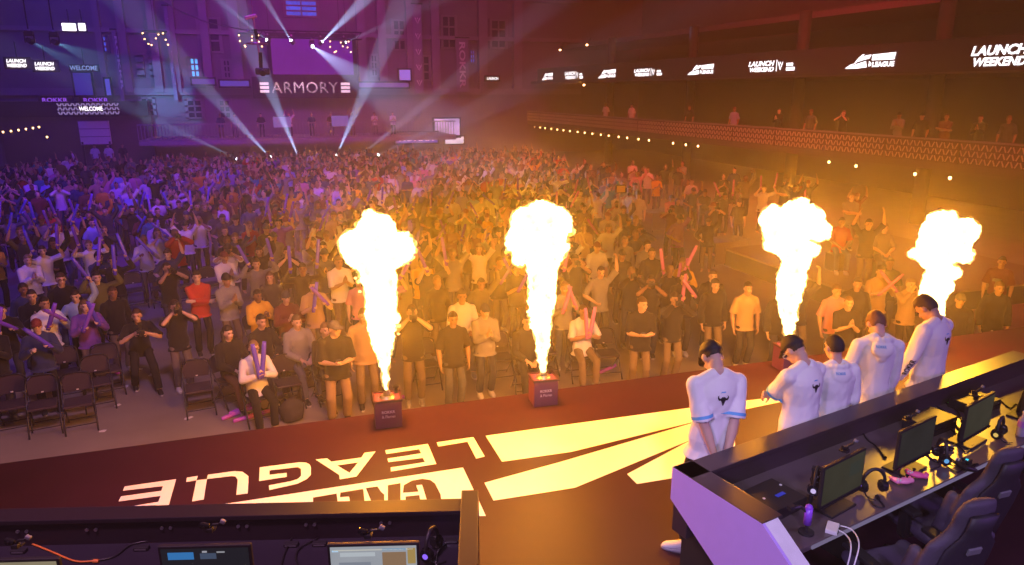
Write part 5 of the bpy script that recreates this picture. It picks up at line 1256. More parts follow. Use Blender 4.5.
# people on the riser beside the flames, seated on its edge
RZ_ = .55
PLAT = W(858, 256, RZ_)
bm = bmesh.new(); bx(bm, (PLAT.x+.2, PLAT.y-.8, RZ_/2-.03), (6.6, 6.0, RZ_-.06)); pr_ = bm_obj('riser_platform', bm, M_dark); tag(pr_, 'low dark riser platform with seated people behind the third and fourth fire jets', 'platform')
bm = bmesh.new(); bx(bm, (PLAT.x+.2, PLAT.y-.8, RZ_-.03), (6.7, 6.1, .06), bev=.01); bm_obj('deck', bm, mat('riser_deck', (.20,.15,.11), .6), pr_)
for px, py, pose, top, tc, hat, lab in ((852,197,'crossed','tee','grey','short','person in grey tee standing on the riser above the seated red shirt'), (842,222,'sit','tee','red','short','person in red top and jeans seated on the riser edge'), (869,224,'cheer','tee','black','short','person on the riser with hands raised behind the head'), (885,228,'sit','tee','grey','short',None), (1002,262,'idle','tee','maroon','short',None), (940,212,'sit','long','black','short',None)):
    fz_ = RZ_ if px < 960 else 0; loc, rz = at_head(px, py, pose, 1.0, fz_, None)
    if pose == 'sit':
        b_ = bmesh.new(); bx(b_, (0,0,.22), (.42,.36,.44), bev=.01); o = bm_obj('stool_box', b_, M_blk, None, loc=(loc[0], loc[1]+.04, RZ_)); tag(o, 'dark box seat on the riser under the %s' % ('red topped person' if tc == 'red' else 'grey tee seated person' if tc == 'grey' else 'black topped seated person'), 'seat'); b_ = bmesh.new(); bx(b_, (0,0,.455), (.44,.38,.03), bev=.01); bm_obj('seat_pad', b_, M_pad, o)
    person(pose, loc, rz, 1.0, top, tc, hat, trou=(.12,.16,.28) if tc == 'red' else None, label=lab, group='people on the riser')
# people in the right gallery and at the far bar
BAL = 2.72
for px, py, pose, tc in ((606,105,'idle','white'),(632,105,'idle','white'),(735,105,'idle','pale blue'),(780,104,'clap','black'),(812,106,'idle','charcoal'),(845,104,'shout','black'),(900,112,'clap','grey'),(923,112,'idle','black'),(948,110,'crossed','maroon'),(982,111,'clap','black'),(1012,104,'idle','charcoal'),(690,106,'idle','black')):
    w = on_right(px, py, .75); sc = 1.0; rz = -PI/2+.45
    J = jt(pose); person(pose, (w.x, w.y, BAL), rz, sc, 'tee' if pose != 'clap' else 'long', tc, crnd.choice(('short','cap','crop')), full=False, group='people in the upper seating gallery')
for px, py, tc in ((93,139,'white'),(107,140,'white'),(121,138,'black')):
    w = WY(px, py, 56); person('idle', (w.x, w.y, 0), .3, 1.0, 'tee', tc, 'short', full=False, group='people at the far bar')
for px in (222,236,262,290,312,331,352,374,392):
    w = WY(px, 130, 56); person(crnd.choice(('idle','clap','cheer')), (w.x, 55.4, 2.0), 0, 1.0, 'tee', crnd.choice(('black','grey','navy','white')), 'short', full=False, group='people on the back balcony')
# ---- the rows behind
PAL = ['black']*9+['charcoal']*4+['grey']*4+['white']*4+['navy']*3+['maroon']*2+['purple','red','yellow','olive','teal','tan','pale blue','pink','brown']
PW = ['clap']*4+['idle']*4+['sticks']*3+['cheer']*2+['onearm']*3+['bang']*2+['shout']+['camera']*2+['crossed']+['phone']
cand = []
y = 12.6; row = 0
while y < 47:
    x = -17+(row % 2)*.33
    while x < 16:
        X, Y = x+crnd.gauss(0, .06), y+crnd.gauss(0, .07)
        x += .68 if y < 30 else .74
        hx_, hy_, hz_ = proj((X, Y, 1.65))
        if hx_ < -12 or hx_ > 1030 or hy_ > 330: continue
        if hx_ > 700-(hy_-150)*-.12 and hx_ > 660: continue
        if hy_ < 262 and hx_ > 665-(262-hy_)*.45: continue
        if hy_ < 262 and hx_ > 655-(262-hy_)*1.1 and crnd.random() < .35: continue
        if hy_ > (258 if hx_ < 240 else 272 if hx_ < 335 else 290): continue
        if Y < 14.4 and hx_ < 130: continue
        if X < -13.5+max(0, (30-Y))*.25: continue
        if hx_ < 150 and crnd.random() < .40: continue
        if crnd.random() < .14: continue
        if any((X-a)**2+(Y-b)**2 < .42 for a, b in TAKEN): continue
        cand.append((Y, X, hx_, hy_)); TAKEN.append((X, Y))
    y += .92 if y < 30 else 1.0; row += 1
y = 17.0
while y < 34:
    x = 10.0
    while x < 21:
        X, Y = x+crnd.gauss(0, .2), y+crnd.gauss(0, .2); x += .8; hx_, hy_, hz_ = proj((X, Y, 1.65))
        if hx_ > 1030 or hx_ < 600 or crnd.random() > .20 or any((X-a)**2+(Y-b)**2 < .5 for a, b in TAKEN): continue
        if 12.2 < X < 20.2 and 12 < Y < 19.2: continue
        cand.append((Y, X, hx_, hy_)); TAKEN.append((X, Y))
    y += 1.0
NIND = 292-len(PEOPLE)
cand.sort(key=lambda c: c[0])
near, far = cand[:NIND], cand[NIND:]
for Y, X, hx_, hy_ in near:
    rz = math.atan2(4-X, Y+2)+crnd.uniform(-.4, .4)
    person(crnd.choice(PW), (X, Y, 0), rz, crnd.uniform(.93, 1.06), crnd.choice(('tee','tee','tee','hoodie','long')), crnd.choice(PAL), crnd.choice(('short','short','crop','curly','cap','cap','long','beanie')), full=False, wide=crnd.uniform(.95, 1.08))
# the rest of the audience, too small and many to tell apart
def low(pose, top):
    out = []
    for kind, part in (('body',0),(top,1),('trousers',2)):
        me = pm(kind, pose); o = bpy.data.objects.new('t', me); COL.objects.link(o); m = o.modifiers.new('d', 'DECIMATE'); m.ratio = min(1, 170/max(1, len(me.polygons)))
        dg = bpy.context.evaluated_depsgraph_get(); dg.update(); q = bpy.data.meshes.new_from_object(o.evaluated_get(dg)); bpy.data.objects.remove(o)
        out.append(([v.co.copy() for v in q.vertices], [tuple(p.vertices) for p in q.polygons], part)); bpy.data.meshes.remove(q)
    b = bmesh.new(); J = jt(pose); ball(b, J['head']+J['HR']@V((0,.022,.035)), (.084,.095,.10), J['HR'], 1)
    b.verts.ensure_lookup_table(); out.append(([v.co.copy() for v in b.verts], [tuple(v.index for v in f.verts) for f in b.faces], 3)); b.free()
    return out
LOW = {}
vs, fs, cs = [], [], []
for Y, X, hx_, hy_ in far:
    k = (crnd.choice(PW), crnd.choice(('tee','tee','long')))
    if k not in LOW: LOW[k] = low(*k)
    rz = math.atan2(4-X, Y+2)+crnd.uniform(-.4, .4); sc = crnd.uniform(.93, 1.07); M = Matrix.Translation((X, Y, 0)) @ Matrix.Rotation(rz, 4, 'Z') @ Matrix.Scale(sc, 4)
    cc = (crnd.choice(SKINS), COLS[crnd.choice(PAL)], crnd.choice(TROU), crnd.choice(HAIRC))
    for vv, ff, part in LOW[k]:
        n0 = len(vs); vs.extend([M @ v for v in vv]); fs.extend([tuple(i+n0 for i in f) for f in ff]); cs.extend([cc[part]]*len(ff))
me = bpy.data.meshes.new('crowd'); me.from_pydata(vs, [], fs)
ca = me.attributes.new('dress', 'FLOAT_COLOR', 'FACE'); arr = np.ones((len(fs), 4), 'f'); arr[:, :3] = cs; ca.data.foreach_set('color', arr.ravel())
M_crowd = mat('crowd_dress', rough=.8, var=.05); nt = M_crowd.node_tree
at = nt.nodes.new('ShaderNodeAttribute'); at.attribute_name = 'dress'; nt.links.new(at.outputs['Color'], [n for n in nt.nodes if n.type == 'VECT_MATH'][0].inputs[0])
me.materials.append(M_crowd); me.polygons.foreach_set('use_smooth', [True]*len(me.polygons))
tag(link('crowd', me), 'dense distant audience standing on the floor below the wall sign', 'crowd', kind='stuff')
# ---- empty chairs that show
for px, py, lab in CH:
    p = W(px, py, 0); folding_chair(p.x, p.y+.25, math.atan2(4-p.x, p.y+6)*.6+crnd.uniform(-.08, .08), lab)
for i, p in enumerate(BLUE): folding_chair(p.x, p.y, .3, 'empty folding chair of the bluish side row, %s from the dark wall' % ordn(i))
for o, who in CHAIRS:
    if who: o['label'] = 'folding chair under the seated '+who.replace('person in ', '').replace(' seated with hands together', '').replace(' seated', '')
# ---- inflated sticks
M_stick = mat('stick_film', rough=.25, var=.05, obj=True, spec=.6, coat=.3)
bm = bmesh.new(); loft(bm, [((0,0,z), (r,0,0), (0,r2,0)) for z, r, r2 in ((-.13,.030,.004),(-.115,.031,.015),(-.07,.036,.034),(.0,.037,.037),(.30,.037,.037),(.42,.036,.034),(.465,.031,.015),(.48,.030,.004))], 14)
sm = bpy.data.meshes.new('inflated_stick'); bm.to_mesh(sm); bm.free(); sm.materials.append(M_stick); sm.polygons.foreach_set('use_smooth', [True]*len(sm.polygons))
bm = bmesh.new(); bx(bm, (0,0,.49), (.06,.004,.03)); tm_ = bpy.data.meshes.new('sealed_tip'); bm.to_mesh(tm_); bm.free(); tm_.materials.append(M_stick)
STICKS = []
SCOL = [((.20,.07,.90),'violet'),((.26,.10,.95),'violet'),((.13,.08,.90),'bluish'),((.60,.18,.60),'pink')]
def stick(p, d, roll, col, cname, who, near=True):
    o = link('inflated_stick', sm); q = V((0,0,1)).rotation_difference(V(d).normalized()); o.rotation_mode = 'XYZ'; o.rotation_euler = q.to_euler(); o.location = p; o.color = (*col, 1)
    if near: t = link('sealed_tip', tm_, o); t.color = (*col, 1)
    x, y, z = proj(p); STICKS.append(dict(o=o, px=x, py=y, c=cname, d=V(d), who=who)); tag(o, None, 'noise stick', 'inflated sticks in the audience'); return o
for P in PEOPLE:
    pose = P['pose']
    if pose in ('sticks', 'bang') or (pose == 'sitclap' and 'white' in P['base']):
        J = jt(pose); R = Matrix.Rotation(P['rz'], 3, 'Z')
        for s in (1, -1):
            if pose == 'bang' and s == -1 and crnd.random() < .4: continue
            a, e, w = J['arm'][s]; hd = POSES[pose].get('handdir', {}).get(s); hd = V(hd) if hd else w-e; g = w+hd.normalized()*.085
            if pose == 'sticks': d = V((s*crnd.uniform(-.35,.5), crnd.uniform(-.4,.1), 1))
            elif pose == 'bang': d = V((-s*crnd.uniform(.0,.8), crnd.uniform(-.5,0), crnd.uniform(.5,1)))
            else: d = V((s*.12, -.1, 1))
            c, cn = SCOL[3] if P['px'] > 545 else crnd.choice(SCOL[:3])
            stick(P['loc']+R@(g*P['sc']), R@d, 0, c, cn, P, P['py'] > 240)
for px, py, a in ((229,416,.6),(236,411,.7),(241,419,.4),(601,372,.5),(116,372,2.2),(380,402,.2)):
    p = W(px, py, .04); stick(p, (math.cos(a), math.sin(a), .0), 0, (.55,.10,.70), 'magenta', None)
# ---- things carried
def cam_thing(P, lab, flash=True):
    J = jt(P['pose']); R = Matrix.Rotation(P['rz'], 3, 'Z'); c = (J['arm'][1][2]+J['arm'][-1][2])/2+V((0,-.075,.05)); o = empty('camera', P['loc']+R@(c*P['sc']), P['rz'], lab, 'camera', 'cameras of the photographers')
    bm = bmesh.new(); bx(bm, (0,0,0), (.13,.06,.085), bev=.012); bx(bm, (0,0,.055), (.05,.05,.03), bev=.008); bm_obj('body', bm, M_plas, o)
    bm = bmesh.new(); cyl(bm, (0,-.03,-.005), (0,-.15,-.005), .036, .042, 18); bm_obj('lens', bm, M_gloss, o)
    if flash: bm = bmesh.new(); bx(bm, (0,.0,.10), (.05,.04,.06), bev=.006); bx(bm, (0,-.02,.15), (.065,.07,.045), bev=.006); bm_obj('flash', bm, M_plas, o)
def phone_thing(P, lab):
    J = jt(P['pose']); R = Matrix.Rotation(P['rz'], 3, 'Z'); c = (J['arm'][1][2]+J['arm'][-1][2])/2+V((0,-.08,.05)); o = empty('phone', P['loc']+R@(c*P['sc']), P['rz'], lab, 'phone', 'phones in the audience')
    bm = bmesh.new(); bx(bm, (0,0,0), (.075,.15,.01), Matrix.Rotation(-.7,3,'X'), bev=.003); bm_obj('shell', bm, M_plas, o)
    bm = bmesh.new(); bx(bm, (0,.004,.006), (.068,.14,.002), Matrix.Rotation(-.7,3,'X')); bm_obj('screen', bm, emis('phone_glow', (.5,.6,.8), .7, sample=False), o)
# ---- labels that single each one out
XB = [(-99,130,'near dark side wall'),(130,240,'by aisle photographers'),(240,338,'before leftmost flame'),(338,415,'around leftmost flame'),(415,505,'between first two flames'),(505,570,'around second flame'),(570,690,'past second flame'),(690,765,'before third flame'),(765,835,'around third flame'),(835,1200,'near fourth flame')]
def zone(px, py):
    a = next(n for x0, x1, n in XB if x0 <= px < x1); return a
def rowname(py): return 'front rows' if py > 275 else 'middle rows' if py > 228 else 'back rows'
names = {}
def settle(items, base, extra):
    g = {}
    for it in items: g.setdefault(base(it), []).append(it)
    for b, l in g.items():
        l.sort(key=lambda t: t['px'])
        for i, t in enumerate(l):
            t['o']['label'] = b if len(l) == 1 else '%s, %s' % (b, 'leftmost' if i == 0 and len(l) > 2 else 'left one' if i == 0 else 'right one' if len(l) == 2 else ordn(i)+' from left')
def pbase(t):
    g = t['o'].get('group')
    if g == 'people in the upper seating gallery': return t['base']+' behind the patterned gallery railing'
    if g == 'people at the far bar': return t['base']+' before the white bar backdrop'
    if g == 'people on the back balcony': return t['base']+' on the back balcony'
    if g == 'people on the riser': return t['base']+' on the riser'
    return t['base']+' '+zone(t['px'], t['py'])+', '+rowname(t['py'])
def trim(b): return b.replace('long sleeved top', 'long top').replace('standing with lowered arms', 'arms down').replace('holding inflated sticks up', 'raising sticks').replace('banging inflated sticks', 'banging sticks').replace('holding a camera to the face', 'using a camera').replace('looking down at a phone', 'using a phone').replace('seated with hands together', 'seated clapping').replace('with hands at the mouth', 'shouting').replace('with both arms up', 'arms up').replace('just past the', 'past the').replace('between the first two fire balls', 'between first fire balls').replace(' the ', ' ').replace('fire ball', 'flame')
settle([p for p in PEOPLE if not p['label']], lambda t: trim(pbase(t)), None)
def sbase(t):
    if t['who'] is None: return 'magenta inflated stick lying on the floor '+zone(t['px'], t['py'])
    d = t['d'].normalized(); sd = d.dot(rt); lean = 'upright' if abs(sd) < .22 else 'tilted'
    return trim('%s %s inflated stick of person in %s %s' % (lean, t['c'], t['who']['base'].split(' in ')[1].split(' banging')[0].split(' holding')[0].split(' seated')[0], zone(t['px'], t['py'])))
settle(STICKS, sbase, None)
for P in PEOPLE:
    if P['pose'] in ('camera', 'film'):
        x = P['o']['label']; cam_thing(P, trim('black camera used by '+x.replace('photographer', 'one').split(', ')[0].replace('holding a camera to the face ', '').replace('using a camera ', '')) if P['label'] else trim('camera of '+x.replace('using a camera ', '')), P['py'] > 290)
    elif P['pose'] == 'phone': phone_thing(P, trim('glowing phone of '+P['o']['label'].replace('using a phone ', '').replace('looking at a phone ', '')))
# backpack, tripod, stage monitors and clutter
p = W(293, 420, 0); o = empty('backpack', p, .3, 'dark backpack on the floor before an empty folding chair', 'backpack')
bm = bmesh.new(); ball(bm, (0,0,.19), (.21,.15,.21), sub=3); bx(bm, (0,0,.14), (.34,.24,.26), bev=.06); ball(bm, (0,-.13,.13), (.14,.07,.11)); me = blob(bm, .018, 4, .4, lambda c: noise.noise(c*9)*.015); me.materials.append(mat('bag_cloth', (.035,.028,.03), .8, bump=.3)); link('body', me, o)
bm = bmesh.new(); smooth_tube(bm, [(-.05,.05,.38),(0,.05,.45),(.05,.05,.38)], .012); bm_obj('carry_loop', bm, M_blk, o)
for s in (1,-1): bm = bmesh.new(); smooth_tube(bm, [(s*.08,.12,.36),(s*.12,.20,.25),(s*.10,.16,.06)], .018); bm_obj('strap', bm, M_blk, o)
p = W(985, 345, 0); o = empty('camera_tripod', (p.x, p.y, 0), .4, 'dark tripod standing in the shade past the fourth fire jet', 'tripod')
bm = bmesh.new(); cyl(bm, (0,0,.9), (0,0,1.45), .02); bx(bm, (0,0,1.45), (.10,.14,.05)); bm_obj('column', bm, M_gry, o)
for q in range(3): bm = bmesh.new(); a = q*2*PI/3; cyl(bm, (0,0,1.15), (.55*math.cos(a), .55*math.sin(a), 0), .02, .013); bm_obj('leg', bm, M_gry, o)
for px, py, lab, sx in ((722,262,'grey covered table between the pink sticks and third fire ball',1.5),(668,228,'long dark table of the technicians past the white tees',2.4)):
    p = W(px, py, 0); o = empty('technician_table', p, .25, lab, 'table'); bm = bmesh.new(); bx(bm, (0,0,.74), (sx,.75,.04), bev=.008); bm_obj('table_top', bm, M_gry, o)
    bm = bmesh.new(); bx(bm, (0,-.36,.40), (sx,.02,.66), bev=.006); bx(bm, (sx/2,0,.40), (.02,.72,.66)); bm_obj('drape', bm, mat('drape_grey', (.22,.20,.19) if sx < 2 else (.1,.1,.1), .8), o)
    for q in (-1,1):
        for r_ in (-1,1): bm = bmesh.new(); cyl(bm, (q*(sx/2-.06), r_*.32, 0), (q*(sx/2-.06), r_*.32, .73), .018); bm_obj('leg', bm, M_blk, o)
p = W(717, 232, 0); o = empty('floor_sign', p, .35, 'small dark sign on a pole with two pale text lines by the technician table', 'sign')
bm = bmesh.new(); cyl(bm, (0,.03,0), (0,.03,1.6), .02); bx(bm, (0,0,.012), (.4,.4,.024)); bm_obj('pole', bm, M_blk, o)
bm = bmesh.new(); bx(bm, (0,0,1.35), (.55,.03,.62), bev=.006); bm_obj('panel', bm, M_dark, o)
bm = bmesh.new()
for q in range(2): bx(bm, (0,-.018,1.48-q*.26), (.44,.006,.13))
bm_obj('text_block', bm, mat('sign_print', (.6,.5,.5), .6), o)
p = W(617, 262, 0); o = empty('light_pole', (p.x, p.y, 0), 0, 'tall yellowish equipment stand among the crowd past the second fire ball', 'stand')
bm = bmesh.new(); cyl(bm, (0,0,0), (0,0,2.3), .022)
for q in range(3): a = q*2.1; cyl(bm, (0,0,.7), (.4*math.cos(a), .4*math.sin(a), 0), .014)
bm_obj('pole', bm, M_alu, o)
bm = bmesh.new(); bx(bm, (0,-.02,2.35), (.34,.10,.26), bev=.02); bm_obj('lamp_housing', bm, M_plas, o)
bm = bmesh.new(); bx(bm, (0,-.074,2.35), (.28,.01,.2)); bm_obj('lamp_face', bm, mat('amber_face', (.7,.45,.1), .4), o)
# white scraps of paper on the aisle
for i, (px, py) in enumerate(((103,431),(118,405),(126,386),(139,369),(188,418),(151,375))):
    p = W(px, py, .004); bm = bmesh.new(); pts = [(.05,.03),(.0,.045),(-.06,.02),(-.05,-.03),(.03,-.04)]; prism(bm, [(a*(1+.1*i), b) for a, b in pts], 0, .004); o = bm_obj('paper_scrap', bm, M_wht, None, loc=(p.x, p.y, .002), rz=i*.9); tag(o, 'white paper scrap on the concrete aisle, %s' % ('by the aisle-side front chair','second up the aisle from the front chairs','third up the aisle, before the photographer','topmost behind the leaning photographer','under the aisle folding chair','just behind the feet of the leaning photographer')[i], 'paper')
# ------------------------------------------------------------------ show lights
def spot(name, loc, target, power, col, deg, blend=.5, r=.15):
    l = bpy.data.lights.new(name, 'SPOT'); l.energy = power; l.color = col; l.spot_size = math.radians(deg); l.spot_blend = blend; l.shadow_soft_size = r
    o = bpy.data.objects.new(name, l); COL.objects.link(o); o.location = loc
    o.rotation_euler = (V(target)-V(loc)).to_track_quat('-Z', 'Y').to_euler(); return o
M_lens = emis('lamp_lens', (.85,.92,1), 14, sample=False)
mh0 = None
def moving_head(loc, target, lab, hang=False):
    """a robotic lamp: base, yoke, head and bright lens aimed at the target"""
    o = empty('moving_head_lamp', loc, 0, lab, 'stage light', 'robotic lamps throwing white beams'); s = -1 if hang else 1
    bm = bmesh.new(); bx(bm, (0,0,-s*.32), (.36,.30,.16), bev=.02); bm_obj('base', bm, M_blk, o)
    bm = bmesh.new()
    for q in (1,-1): bx(bm, (q*.19,0,-s*.10), (.04,.12,.36), bev=.01)
    bx(bm, (0,0,-s*.24), (.42,.14,.05)); bm_obj('yoke', bm, M_blk, o)
    if hang: bm = bmesh.new(); bx(bm, (0,0,.46), (.10,.08,.14)); bm_obj('hanging_clamp', bm, M_alu, o)
    d = (V(target)-V(loc)).normalized(); bm = bmesh.new(); cyl(bm, -d*.18, d*.14, .12, .14, 18); hd = bm_obj('head', bm, M_plas, o)
    bm = bmesh.new(); cyl(bm, d*.138, d*.148, .115, n=18); bm_obj('lens', bm, M_lens, hd)
    return d
BC = (.45,.58,1)
def beam(px, py, Y, qx, qy, dY, power, deg, lab, hang=False):
    a = WY(px, py, Y)
    if not hang: a.z = WY(300, 158, 49).z
    b = WY(qx, qy, Y+dY); d = moving_head(a, b, lab, hang); spot('beam_lamp', a+d*.16, a+d*5, power, BC, deg, .35, .04)
BEAMP = 115000
FB = [(239,159,130,108,'fifth'),(271,155,202,84,'fourth'),(299,159,264,76,'third'),(336,159,372,74,'second'),(359,159,432,98,'first'),(377,158,440,124,'sixth'),(392,157,470,120,'seventh')]
LB = ['floor lamp with a faint beam towards the lettered banner, outermost by the side gallery','floor lamp beaming up past the emblem column banner','floor lamp beaming up beside the hanging rig, below the wall sign','floor lamp with the strong beam rising past the end of the wall sign','floor lamp beaming low over the crowd, next to the strong beam','floor lamp with a low thin beam, second last of the row','floor lamp with the lowest thin beam, last of the row']
for (px, py, qx, qy, _), lab, k in zip(FB, LB, (.45,.8,1.15,1.15,.6,.4,.3)): beam(px, py, 49, qx, qy, -3, BEAMP*k, 9 if k > .7 else 6, lab)
x0 = WY(225, 160, 49).x; x1 = WY(402, 160, 49).x; zz = WY(300, 158, 49).z-.41
o = empty('lamp_shelf', ((x0+x1)/2, 49, 0), 0, 'long black lamp shelf carrying the row of beaming floor lamps behind the crowd', 'platform')
bm = bmesh.new(); bx(bm, (0,0,zz-.06), (x1-x0,.8,.10), bev=.01); bm_obj('deck', bm, M_blk, o)
for q in range(5): bm = bmesh.new(); bx(bm, (((q/4)-.5)*(x1-x0)*.95,0,(zz-.1)/2), (.12,.6,zz-.1)); bm_obj('leg', bm, M_blk, o)
TB = [(292,42,262,-6,-2,.8,'truss lamp beaming steeply up over the magenta screen',9),(321,43,372,-8,-2,1.1,'truss lamp with the broad beam fanning up',13),(312,46,356,76,-8,.9,'truss lamp beaming down over the end of the wall sign',11),(268,41,228,8,-2,.5,'truss lamp with a faint beam beside the hanging rig',7),(344,43,432,4,-2,.6,'outer truss lamp with a thin slanting beam',7)]
for px, py, qx, qy, dY, k, lab, dg_ in TB: beam(px, py, 57.5, qx, qy, dY, BEAMP*k, dg_, lab, True)
a, b = WY(252, 37, 57.5), WY(362, 37, 57.5)
o = empty('lighting_truss', (0, 57.5, a.z), 0, 'black lighting truss over the magenta screen on the back wall', 'truss')
for dy, dzz in ((0,0),(0,.5),(.45,0),(.45,.5)): bm = bmesh.new(); cyl(bm, (a.x,dy,dzz), (b.x,dy,dzz), .04, n=8); bm_obj('chord', bm, M_blk, o)
bm = bmesh.new(); n = 20
for i in range(n):
    u, w_ = a.x+(b.x-a.x)*i/n, a.x+(b.x-a.x)*(i+1)/n
    for dy in (0,.45): cyl(bm, (u,dy,0 if i % 2 else .5), (w_,dy,.5 if i % 2 else 0), .022, n=6)
bm_obj('lacing', bm, M_blk, o)
for q in (.15,.85): bm = bmesh.new(); cyl(bm, (a.x+(b.x-a.x)*q,.2,.5), (a.x+(b.x-a.x)*q,.2,19-a.z), .02, n=6); bm_obj('hanging_cable', bm, M_blk, o)
for px, py, qx, qy, lab in ((30,41,128,92,'gallery lamp with the long teal beam, outer one'),(55,42,130,74,'gallery lamp with the shorter teal beam, inner one')):
    a = WY(px, py, 40); b = WY(qx, qy, 52); d = moving_head(a, b, lab, True); spot('beam_lamp', a+d*.16, a+d*5, BEAMP*.10, (.2,.6,.9), 12, .4, .04)
    bm = bmesh.new(); cyl(bm, (a.x,a.y,a.z+.4), (a.x,a.y,19), .03, n=8); o = bm_obj('drop_pipe', bm, M_blk); tag(o, 'thin black pipe from ceiling to the gallery lamp with the %s teal beam' % ('long' if px < 40 else 'shorter'), 'pipe'); bm = bmesh.new(); bx(bm, (a.x,a.y,a.z+.42), (.3,.2,.06)); bm_obj('clamp', bm, M_blk, o)
# hanging rig in front of the wall
p = WY(262, 72, 24); q = WY(258, 17, 24)
M_rig = mat('rig_metal', (.5,.25,.28), .4, .6)
o = empty('hanging_camera_rig', p, 0, 'slim metal camera rig hanging from the ceiling before the wall sign', 'camera rig')
h = q.z-p.z
bm = bmesh.new(); cyl(bm, (0,0,.1), (-.12,0,h), .03); cyl(bm, (-.12,0,h), (-.12,0,19-p.z), .012, n=6); bm_obj('mast', bm, M_rig, o)
bm = bmesh.new(); bx(bm, (-.18,0,h), (.36,.12,.10), Matrix.Rotation(-.25,3,'Y'), bev=.02); bm_obj('top_plate', bm, M_rig, o)
bm = bmesh.new(); 
for k in range(24):
    a0, a1 = 2*PI*k/24, 2*PI*(k+1)/24; cyl(bm, (-.07+.30*math.cos(a0), .30*math.sin(a0), h*.52), (-.07+.30*math.cos(a1), .30*math.sin(a1), h*.52), .02, n=6)
for k in range(3): cyl(bm, (-.07,0,h*.52), (-.07+.3*math.cos(k*2.1),.3*math.sin(k*2.1),h*.52), .014, n=6)
bm_obj('ring', bm, M_rig, o)
bm = bmesh.new(); bx(bm, (.02,0,.02), (.42,.30,.20), bev=.04); cyl(bm, (.02,-.15,0), (.02,-.34,-.05), .07, .09, 16); bm_obj('camera_head', bm, M_plas, o)
bm = bmesh.new(); cyl(bm, (-.02,0,.1), (.0,0,h*.36), .055); cyl(bm, (-.05,0,h*.6), (-.09,0,h*.78), .05); bm_obj('joint_sleeve', bm, M_blk, o)
c0 = WY(156, -2, 30); c1 = p+V((-.30,0,h*.75)); bm = bmesh.new(); smooth_tube(bm, [c0, (c0+c1)/2+V((0,0,-.2)), c1], .014, 6, 8); o2 = bm_obj('support_wire', bm, M_alu); tag(o2, 'thin wire slanting down to the hanging camera rig', 'wire'); bm = bmesh.new(); ball(bm, c1, .04); bm_obj('end_fitting', bm, M_alu, o2)
# chandeliers: clusters of small warm lamps before the wall
for px, py, lab in ((155,36,'chandelier of small warm lamps beside the blue window'),(340,44,'chandelier of small warm lamps at the end of the truss'),(250,38,'chandelier of small warm lamps beside the hanging rig')):
    c = WY(px, py, 56); o = empty('chandelier', c, 0, lab, 'chandelier', 'chandeliers before the back wall')
    bm = bmesh.new(); cyl(bm, (0,0,.2), (0,0,19-c.z), .02, n=6); bm_obj('hanging_rod', bm, M_blk, o)
    bm = bmesh.new(); cyl(bm, (0,0,.25), (0,0,.32), .8, n=24); bm_obj('ring_plate', bm, M_blk, o)
    for k in range(9):
        a = 2*PI*k/9; bm = bmesh.new(); ball(bm, (.75*math.cos(a),.75*math.sin(a),-.25+.35*(k%3)-.3), .055, sub=1); bm_obj('lamp_bulb', bm, M_bulb, o)
# small work lights high at the gallery side
for px, py, lab in ((560,50,'small glaring work light above the ribbon display, upper'),(587,45,'small glaring work light above the ribbon display, topmost'),(584,85,'small glaring work light just under the ribbon display')):
    c = on_right(px, py, .4); bm = bmesh.new(); ball(bm, c, (.10,.10,.08)); o = bm_obj('work_light', bm, M_bulb); tag(o, lab, 'lamp'); bm = bmesh.new(); cyl(bm, c+V((0,0,.06)), c+V((.3,0,.5)), .03); bm_obj('mount_bracket', bm, M_blk, o)
# light of the hall
def area(loc, target, power, col, sx, name='wash_lamp'):
    l = bpy.data.lights.new(name, 'AREA'); l.energy = power; l.color = col; l.size = sx; l.shape = 'DISK'
    o = bpy.data.objects.new(name, l); COL.objects.link(o); o.location = loc; o.rotation_euler = (V(target)-V(loc)).to_track_quat('-Z', 'Y').to_euler(); o.visible_camera = False; return o
VIO, BLU, MAG, RED, LAV = (.24,.025,1), (.06,.02,1), (.75,.02,.55), (1,.02,.06), (.74,.60,1)
spot('wash_lamp', (-9, 12, 15), (-9, 24, 0), 4600, BLU, 75, .8, .5)
spot('wash_lamp', (-12, 22, 16), (-12, 40, 1), 3800, BLU, 80, .8, .5)
spot('wash_lamp', (-1, 18, 16), (-3, 34, 0), 10000, VIO, 75, .8, .5)
spot('wash_lamp', (6, 24, 16), (5, 42, 0), 3600, MAG, 75, .8, .5)
spot('wash_lamp', (-10, 40, 15), (-9, 61, 6), 6000, BLU, 80, .8, .5)
spot('wash_lamp', (2, 40, 15), (2, 61, 6), 8000, MAG, 80, .8, .5)
spot('wash_lamp', (14, 40, 16), (13, 61, 6), 2500, (1,.05,.4), 80, .8, .5)
spot('wash_lamp', (14, 20, 17), (22, 34, 7), 12000, RED, 90, .9, .5)
spot('wash_lamp', (14, 6, 17), (22, 16, 7), 9000, RED, 90, .9, .5)
spot('key_lamp', (-1, -5, 10), (4.2, 4.9, 2.3), 2300, LAV, 34, .9, .6)
spot('key_lamp', (9, -3, 7), (4.0, 4.5, 2.2), 900, (.45,.15,1), 60, .8, .6)
spot('key_lamp', (-3, 2, 12), (-.8, 4.7, 1.6), 3800, (1,.46,.85), 36, .9, .5)
spot('key_lamp', (2.5, 1.5, 12), (3.6, 5.2, 1.6), 550, (1,.88,.95), 34, .9, .5)
spot('key_lamp', (0, 3, 12), (-3.0, 13.5, 0), 3000, (.82,.42,.95), 42, .9, .6)
spot('added_glare_lamp', (13.6, 11, 7.4), (5.55, 4.45, 2.45), 3600, (1,.47,.03), 8.5, .8, .5)  # added lamp at the mirror angle, makes the amber glare on the player desk
